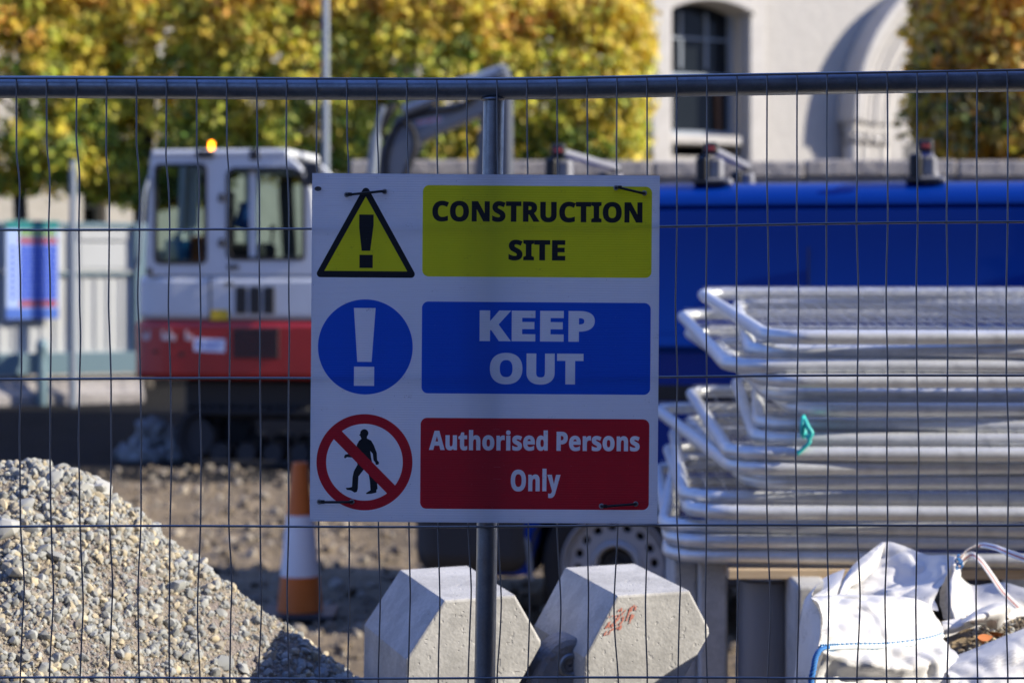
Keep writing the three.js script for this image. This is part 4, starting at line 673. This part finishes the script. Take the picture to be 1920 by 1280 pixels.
  // back right: gathered cloth under the loop and the far inside wall
  fab('gathered_corner', [
    [[1784, 1042, 4.86], [1792, 1044, 4.83], [1799, 1048, 4.86]],
    [[1770, 1080, 4.80], [1788, 1078, 4.72], [1804, 1082, 4.76]],
    [[1764, 1112, 4.74], [1784, 1112, 4.64], [1812, 1112, 4.72]],
    [[1764, 1138, 4.70], [1786, 1142, 4.62], [1814, 1146, 4.68]],
    [[1770, 1160, 4.66], [1792, 1164, 4.60], [1812, 1162, 4.66]]], 20, 26, .010, 18, 41);
  fab('back_wall', [
    [[1799, 1078, 5.0], [1822, 1096, 5.0], [1856, 1094, 4.97], [1886, 1092, 4.93], [1930, 1104, 4.88], [2040, 1120, 4.8]],
    [[1804, 1110, 4.92], [1828, 1118, 4.93], [1860, 1116, 4.90], [1892, 1118, 4.87], [1936, 1126, 4.84], [2045, 1140, 4.78]],
    [[1808, 1150, 4.70], [1834, 1150, 4.74], [1866, 1146, 4.78], [1898, 1150, 4.80], [1940, 1156, 4.84], [2050, 1170, 4.9]],
    [[1810, 1185, 4.66], [1838, 1185, 4.7], [1870, 1180, 4.74], [1900, 1180, 4.76], [1940, 1185, 4.8], [2050, 1200, 4.86]]], 40, 24, .010, 12, 51);
  fab('inner_fold', [
    [[1802, 1164, 4.58], [1826, 1147, 4.60], [1860, 1132, 4.62], [1882, 1126, 4.66]],
    [[1808, 1167, 4.50], [1832, 1154, 4.52], [1868, 1141, 4.55], [1894, 1136, 4.60]],
    [[1812, 1166, 4.50], [1842, 1160, 4.52], [1874, 1150, 4.55], [1896, 1141, 4.61]],
    [[1826, 1172, 4.60], [1850, 1176, 4.62], [1872, 1178, 4.63], [1896, 1146, 4.66]]], 28, 14, .004, 22, 61);
  fab('inner_fold', [
    [[1766, 1165, 4.56], [1790, 1160, 4.58], [1812, 1162, 4.6], [1850, 1174, 4.62]],
    [[1768, 1180, 4.52], [1790, 1176, 4.53], [1816, 1170, 4.54], [1850, 1173, 4.56]],
    [[1772, 1195, 4.52], [1788, 1190, 4.53], [1808, 1180, 4.54], [1846, 1172, 4.55]]], 24, 12, .006, 22, 71);
  // soil and litter inside
  const soilP = wmesh('soil_fill', patch([
    [[1750, 1165, 4.75], [1800, 1160, 4.8], [1860, 1162, 4.82], [1920, 1150, 4.85], [2040, 1150, 4.9]],
    [[1755, 1195, 4.60], [1800, 1188, 4.62], [1860, 1182, 4.66], [1920, 1172, 4.7], [2040, 1165, 4.75]],
    [[1760, 1250, 4.44], [1800, 1245, 4.44], [1860, 1225, 4.45], [1920, 1205, 4.48], [2040, 1180, 4.55]]], 70, 40, .016, 26, 81), M.soil, t);
  soilP.castShadow = true;
  const lumps = []; for (let i = 0; i < 900; i++) { const q = P(rr(1765, 1930), 0, 1), k = rnd(), px = rr(1768, 1930), d = 4.46 + .28 * k, py = THREE.MathUtils.lerp(THREE.MathUtils.lerp(1240, 1206, (px - 1768) / 160), THREE.MathUtils.lerp(1172, 1155, (px - 1768) / 160), k); const w = P(px, py, d).sub(t.position); lumps.push([w, .0015 + .006 * Math.pow(rnd(), 3), rnd() < .3 ? greys() : browns()]); }
  scatter('soil_lumps', t, pebbles[0], std({ map: stoneTex, roughness: 1 }), lumps);
  // loop handle, stitched seam and blue cord
  const ribbon = (pts, w, sx = 1) => { const c = new THREE.CatmullRomCurve3(pts.map((q) => P(...q)), false, 'centripetal'), n = 40, p = [], uv = [], idx = []; for (let i = 0; i <= n; i++) { const a = c.getPoint(i / n), tn = c.getTangent(i / n), b = tn.clone().cross(V(.25, .15, 1)).normalize(), o = tn.clone().cross(b).normalize(); const prof = [[-1, 0], [-.7, .14], [.7, .14], [1, 0], [.7, -.14], [-.7, -.14], [-1, 0]]; prof.forEach(([u, v], k) => { const q = a.clone().addScaledVector(b, u * w / 2).addScaledVector(o, v * w / 2 * sx); p.push(q.x, q.y, q.z); uv.push(k / 6, i / n * 10); }); } for (let i = 0; i < n; i++) for (let k = 0; k < 6; k++) { const a = i * 7 + k, b = a + 1, cc = a + 7, d = cc + 1; idx.push(a, cc, b, b, cc, d); } const g = new THREE.BufferGeometry(); g.setAttribute('position', new THREE.Float32BufferAttribute(p, 3)); g.setAttribute('uv', new THREE.Float32BufferAttribute(uv, 2)); g.setIndex(idx); g.computeVertexNormals(); return g; };
  const st = document.createElement('canvas'); st.width = 64; st.height = 64; { const g = st.getContext('2d'); g.fillStyle = '#e8e4dc'; g.fillRect(0, 0, 64, 64); g.fillStyle = '#b9604f'; g.fillRect(14, 0, 3, 64); g.fillRect(46, 0, 3, 64); g.fillStyle = '#6f86bd'; g.fillRect(28, 0, 4, 64); }
  const strapM = std({ map: Object.assign(new THREE.CanvasTexture(st), { colorSpace: THREE.SRGBColorSpace, wrapT: THREE.RepeatWrapping }), roughness: .75, side: THREE.DoubleSide });
  wmesh('loop_handle', ribbon([[1795, 1062, 4.80], [1801, 1046, 4.78], [1816, 1030, 4.72], [1838, 1022, 4.66], [1866, 1026, 4.6], [1896, 1038, 4.55], [1932, 1052, 4.52], [1990, 1085, 4.5], [2040, 1150, 4.5]], .017), strapM, t);
  wmesh('loop_handle', ribbon([[1797, 1066, 4.80], [1806, 1050, 4.80], [1822, 1040, 4.8], [1838, 1050, 4.78], [1858, 1076, 4.74], [1880, 1108, 4.7], [1910, 1139, 4.66]], .015), strapM, t);
  wmesh('stitch_knot', merge([[1796, 1052], [1800, 1060], [1795, 1064], [1802, 1054], [1798, 1045]].map(([x, y]) => new THREE.TorusGeometry(.006, .0022, 6, 12).rotateY(x).translate(...P(x, y, 4.77).toArray()))), M.rope, t);
  const seam = [[1538, 1215, 4.115], [1598, 1212, 4.163], [1658, 1211, 4.222], [1720, 1204, 4.312], [1758, 1196, 4.392], [1767, 1192, 4.46]].map((q) => P(...q)), sc = new THREE.CatmullRomCurve3(seam, false, 'centripetal');
  const bl = [], wl = []; for (let i = 0; i < 70; i++) { const a = sc.getPoint(i / 70), tn = sc.getTangent(i / 70), u = V(0, 1, .3); (i % 2 || i < 8 ? bl : wl).push(cyl(a.clone().addScaledVector(u, -.008).addScaledVector(tn, -.003), a.clone().addScaledVector(u, .008).addScaledVector(tn, .004), .0024, .0024, 5)); }
  wl.push(tube(seam, .0055, 50, 6)); wmesh('seam_binding', merge(wl), M.ropeWhite, t); wmesh('seam_stitches', merge(bl), std({ color: col(.12, .30, .52), roughness: .8 }), t);
  const cordPts = [[1552, 1213, 4.11], [1538, 1218, 4.09], [1530, 1232, 4.08], [1526, 1252, 4.07], [1520, 1285, 4.06], [1516, 1330, 4.06], [1520, 1420, 4.06]].map((q) => P(...q)), cc = new THREE.CatmullRomCurve3(cordPts, false, 'centripetal'), strands = [];
  for (let s = 0; s < 3; s++) { const pts = []; for (let i = 0; i <= 90; i++) { const a = cc.getPoint(i / 90), th = i * .55 + s * 2.094; pts.push(a.add(V(Math.cos(th) * .0033, 0, Math.sin(th) * .0033))); } strands.push(tube(pts, .0032, 120, 5)); }
  wmesh('blue_cord', merge(strands), M.rope, t);
  // fallen leaves on the soil
  for (const [px, py, d, s, r] of [[1846, 1196, 4.52, .016, .4], [1838, 1203, 4.49, .013, 1.8], [1868, 1190, 4.56, .014, 2.6]]) {
    const lt = thing('fallen_leaf', { 1846: 'curled orange leaf on the soil in the white bag, largest of the three', 1838: 'curled orange leaf at the front of the soil in the bag', 1868: 'curled orange leaf nearest the right rim in the bag' }[px], 'leaf', P(px, py, d));
    const s2 = new THREE.Shape(); s2.moveTo(-1.3, 0); s2.quadraticCurveTo(0, 1.1, 1.3, 0); s2.quadraticCurveTo(0, -1.1, -1.3, 0); const g = new THREE.ShapeGeometry(s2, 10), p = g.attributes.position; for (let i = 0; i < p.count; i++) p.setZ(i, .5 * p.getY(i) * p.getY(i) + .2 * p.getX(i) * p.getX(i)); g.computeVertexNormals(); mesh('blade', g.scale(s, s, s).rotateX(-.7).rotateY(r), M.leafLitter, lt);
  }
}

// ------------------------------------------------------------------ the mesh fence in front
{
  const t = thing('temporary_fence', 'galvanised mesh site fence panel with tubular frame carrying the sign', 'fence', V(0, 0, 0));
  const L = -1.78, Rr = 1.74;
  const top = [[-975, 168], [0, 163], [300, 164], [580, 166], [930, 166], [1300, 160], [1600, 155], [1920, 150.5], [2850, 141]].map(([x, y]) => P(x, y, FD));
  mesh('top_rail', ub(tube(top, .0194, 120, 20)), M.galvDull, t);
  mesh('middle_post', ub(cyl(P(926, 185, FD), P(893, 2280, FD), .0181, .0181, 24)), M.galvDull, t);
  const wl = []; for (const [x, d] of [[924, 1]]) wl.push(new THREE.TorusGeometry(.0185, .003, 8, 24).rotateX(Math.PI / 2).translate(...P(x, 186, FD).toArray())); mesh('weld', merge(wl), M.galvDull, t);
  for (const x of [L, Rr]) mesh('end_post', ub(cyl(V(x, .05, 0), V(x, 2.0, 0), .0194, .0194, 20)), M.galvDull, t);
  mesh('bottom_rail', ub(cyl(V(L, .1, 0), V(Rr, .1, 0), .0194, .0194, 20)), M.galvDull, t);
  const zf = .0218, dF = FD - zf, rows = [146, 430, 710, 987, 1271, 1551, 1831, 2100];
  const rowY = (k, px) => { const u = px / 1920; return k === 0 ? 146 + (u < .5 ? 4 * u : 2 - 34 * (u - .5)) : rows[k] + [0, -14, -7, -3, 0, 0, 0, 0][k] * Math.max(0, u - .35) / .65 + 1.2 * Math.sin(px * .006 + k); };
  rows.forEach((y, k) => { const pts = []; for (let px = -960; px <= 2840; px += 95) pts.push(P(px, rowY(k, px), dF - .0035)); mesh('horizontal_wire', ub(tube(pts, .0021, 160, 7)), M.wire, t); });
  let w = 0; for (let px = 30 - 56.35 * 17; px < 2840; px += 56.35, w++) {
    const dr = 8 * (1 - Math.min(1, Math.max(0, px / 1300))), base = [0, .75, 1, 1.05, .9, .9, .9, .9], pts = [];
    let wob = rr(-1, 1);
    for (let k = 0; k < rows.length; k++) {
      const x = px + dr * base[k] + rr(-1.6, 1.6) * (k ? 1 : 0); pts.push(P(x, rowY(k, px), dF));
      if (k < rows.length - 1) { const kn = [1.2, 3.5, 3.5, 7, 6, 5, 4][k] * rr(-1, 1), y0 = rowY(k, px), y1 = rowY(k + 1, px), f = rr(.38, .55); pts.push(P(px + dr * base[k] + kn * .8, y0 + (y1 - y0) * (f - .12), dF), P(px + dr * base[k] + kn, y0 + (y1 - y0) * f, dF), P(px + dr * base[k + 1] + kn * .7, y0 + (y1 - y0) * (f + .2), dF)); }
    }
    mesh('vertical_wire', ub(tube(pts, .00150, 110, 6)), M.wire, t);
  }
}
// ------------------------------------------------------------------ the sign
{
  const d = FD - .034, c = P(909, 653, d), k = d / F, Wd = 652.5 * k, t = thing('safety_sign', 'square white construction site keep out sign tied to the mesh fence', 'sign', V(c.x, c.y, c.z)); t.rotation.z = -.0072;
  const TH = .0042, cv = document.createElement('canvas'); cv.width = cv.height = 2048; const g = cv.getContext('2d'), sc = 2048 / 652.5;
  g.fillStyle = '#e9ebf0'; g.fillRect(0, 0, 2048, 2048); g.setTransform(sc, 0, 0, sc, -583 * sc, -327 * sc);
  const rrc = (x0, y0, x1, y1, r, f) => { g.fillStyle = f; g.beginPath(); g.moveTo(x0 + r, y0); g.arcTo(x1, y0, x1, y1, r); g.arcTo(x1, y1, x0, y1, r); g.arcTo(x0, y1, x0, y0, r); g.arcTo(x0, y0, x1, y0, r); g.closePath(); g.fill(); };
  const poly = (pts, f) => { g.fillStyle = f; g.beginPath(); pts.forEach(([x, y], i) => i ? g.lineTo(x, y) : g.moveTo(x, y)); g.closePath(); g.fill(); };
  const K = '#101014', YL = '#e0dd08', BL = '#0a56cc', RD = '#b81020', WH = '#e9ebf0';
  const text = (s, x0, x1, base, cap, f, heavy) => { g.save(); g.font = `bold ${cap / .714}px sans-serif`; const m = g.measureText(s); g.translate(x0 + heavy / 2, base - heavy / 2); const hs = (cap - heavy) / cap; g.scale((x1 - x0 - heavy) / m.width, hs); g.fillStyle = g.strokeStyle = f; g.lineJoin = 'miter'; g.miterLimit = 3; g.lineWidth = heavy; g.strokeText(s, 0, 0); g.fillText(s, 0, 0); g.restore(); };
  rrc(791, 348, 1221, 519, 12, YL); rrc(791, 566, 1220, 738, 12, BL); rrc(790, 784, 1219, 954, 12, RD);
  text('CONSTRUCTION', 806, 1208, 416, 38, K, 2.6); text('SITE', 950, 1062, 488, 38, K, 2.6); text('KEEP', 891, 1119, 640, 58, WH, 4.6); text('OUT', 914, 1096, 720, 58, WH, 4.6); text('Authorised Persons', 806, 1203, 844, 36, WH, 2); text('Only', 957, 1053, 920, 40, WH, 2);
  g.strokeStyle = g.fillStyle = K; g.lineJoin = 'round'; g.lineWidth = 14; g.beginPath(); g.moveTo(684, 361); g.lineTo(600, 515); g.lineTo(770, 515); g.closePath(); g.stroke(); poly([[684, 370], [607, 510], [763, 510]], YL);
  poly([[672, 404], [699, 404], [699, 424], [693, 472], [677, 472], [672, 428]], K); poly([[673, 479.5], [698, 479.5], [698, 504], [673, 504]], K);
  g.fillStyle = BL; g.beginPath(); g.arc(685, 652, 89, 0, 7); g.fill(); poly([[663, 579], [704, 579], [697, 680], [670, 680]], WH); poly([[664, 689], [702, 689], [702, 725], [664, 725]], WH);
  g.fillStyle = RD; g.beginPath(); g.arc(685, 868, 90, 0, 7); g.fill(); g.fillStyle = WH; g.beginPath(); g.arc(685, 868, 72, 0, 7); g.fill();
  { // walking figure
    g.save(); g.translate(580, 770); g.scale(1 / 6.095, 1 / 6.095); g.fillStyle = K; g.beginPath(); g.ellipse(636, 266, 46, 46, 0, 0, 7); g.fill();
    poly([[592, 270], [578, 288], [590, 296], [596, 312], [604, 330], [575, 355], [552, 400], [546, 460], [552, 505], [470, 500], [418, 512], [405, 540], [418, 555], [440, 540], [500, 545], [556, 560], [556, 606], [562, 625], [520, 700], [506, 770], [500, 880], [470, 888], [428, 892], [440, 912], [490, 920], [530, 944], [556, 935], [566, 900], [572, 760], [640, 670], [690, 735], [704, 810], [712, 915], [690, 930], [660, 948], [668, 960], [720, 956], [778, 942], [780, 908], [792, 900], [784, 800], [740, 680], [728, 600], [715, 540], [705, 466], [735, 500], [744, 572], [765, 600], [770, 624], [800, 622], [808, 600], [785, 570], [780, 490], [745, 400], [715, 350], [665, 325], [668, 300]], K); g.restore();
  }
  g.save(); g.translate(685, 868); g.rotate(Math.PI / 4); g.fillStyle = RD; g.fillRect(-80, -10.5, 160, 21); g.restore();
  g.setTransform(1, 0, 0, 1, 0, 0);
  // print wear: fine scuffs and specks
  for (let i = 0; i < 60; i++) { const x = rr(0, 2048), y = rr(0, 2048), n = 6 + rnd() * 18; g.fillStyle = `rgba(${rnd() < .6 ? '96,88,74' : '60,62,70'},${rr(.05, .16)})`; for (let k = 0; k < n; k++) { g.beginPath(); g.ellipse(x + rr(-22, 22), y + rr(-12, 12), rr(.8, 4), rr(.8, 3), 0, 0, 7); g.fill(); } }
  for (let i = 0; i < 420; i++) { g.fillStyle = rnd() < .5 ? 'rgba(40,40,50,.35)' : 'rgba(225,228,235,.3)'; const s = rr(1, 4); g.fillRect(rr(0, 2048), rr(0, 2048), s, s); }
  g.strokeStyle = 'rgba(235,238,240,.28)'; g.lineWidth = 2; for (const [x, y, l, a] of [[960, 305, 170, .0], [980, 318, 90, .05], [930, 270, 60, .9], [1070, 1950, 50, 1.1], [1075, 1500, 40, 0], [1073, 1560, 50, 0], [1080, 1720, 44, 0], [1078, 1790, 50, 0]]) { g.beginPath(); g.moveTo(x, y); g.lineTo(x + l * Math.cos(a), y + l * Math.sin(a)); g.stroke(); }
  const map = new THREE.CanvasTexture(cv); map.colorSpace = THREE.SRGBColorSpace; map.anisotropy = 8;
  const fl = new THREE.DataTexture(new Uint8Array(Array.from({ length: 32 * 4 }, (_, i) => i % 4 === 3 ? 255 : 128 + 127 * Math.cos((i >> 2) / 32 * Math.PI * 2))), 1, 32); fl.wrapS = fl.wrapT = THREE.RepeatWrapping; fl.magFilter = THREE.LinearFilter; fl.repeat.set(1, 142); fl.needsUpdate = true;
  // gently bowed board: front face with the print, back and edges plain
  const bow = (g0) => { const p = g0.attributes.position; for (let i = 0; i < p.count; i++) { const x = p.getX(i) / Wd, y = p.getY(i) / Wd; p.setZ(i, p.getZ(i) + .004 * Math.cos(x * 3.1) * Math.cos(y * 2) + .0012 * Math.sin(y * 9 + x * 3)); } g0.computeVertexNormals(); return g0; };
  mesh('printed_face', bow(new THREE.PlaneGeometry(Wd, Wd, 60, 60)), phy({ map, bumpMap: fl, bumpScale: .00022, roughness: .9, transmission: .5, thickness: 0 }), t);
  const edge = [box(Wd, TH, .0012, 0, 0, 0)]; edge.length = 0;
  const back = bow(new THREE.PlaneGeometry(Wd, Wd, 60, 60).rotateY(Math.PI).translate(0, 0, -TH)); const sides = []; for (const [w, h, x, y] of [[Wd, .0006, 0, Wd / 2 - .0004], [Wd, .0006, 0, -Wd / 2 + .0004], [.0006, Wd - .002, Wd / 2 - .0004, 0], [.0006, Wd - .002, -Wd / 2 + .0004, 0]]) sides.push(bow(new THREE.BoxGeometry(w, h, TH - .0006, 40, 40, 1).translate(x, y, -TH / 2)));
  mesh('board', merge([back, ...sides]), phy({ color: col(.75, .76, .8), roughness: .95, transmission: .7, thickness: 0 }), t);
  // cable ties through punched holes
  const lp = (px, py) => [(px - 909) * k * 1.0, -(py - 653) * k];
  for (const [a, b, c2, d2] of [[648, 365, 719, 359], [1153, 352, 1206, 362], [601, 940, 662, 940], [1130, 948, 1194, 944]]) {
    const [x0, y0] = lp(a, b + .007 * (a - 909) * -1), [x1, y1] = lp(c2, d2 + .007 * (c2 - 909) * -1), z = .006;
    const tie = mesh('cable_tie', merge([tube([V(x0, y0, -.02), V(x0, y0, z), V(x0 + .004, y0, z + .003), V((x0 + x1) / 2, (y0 + y1) / 2, z + .004), V(x1 - .004, y1, z + .003), V(x1, y1, z), V(x1, y1, -.02)], .0022, 40, 8), rbox(.007, .006, .005, .001, x0 + .006, y0 + .0005, z + .004)]), M.blackPlastic, t);
    mesh('punched_hole', merge([new THREE.TorusGeometry(.0034, .0012, 6, 14).translate(x0, y0, .0048), new THREE.TorusGeometry(.0034, .0012, 6, 14).translate(x1, y1, .0048)]), std({ color: col(.35, .34, .32), roughness: .8 }), tie);
  }
  const [hx, hy2] = lp(594, 356); mesh('punched_hole', merge([new THREE.TorusGeometry(.0028, .0012, 6, 14).scale(1.5, 1, 1).translate(hx, hy2, .004), new THREE.CircleGeometry(.003, 12).scale(1.5, 1, 1).translate(hx, hy2, .0042)]), std({ color: col(.12, .11, .10), roughness: .8 }), t);
}

renderer.render(scene, camera);
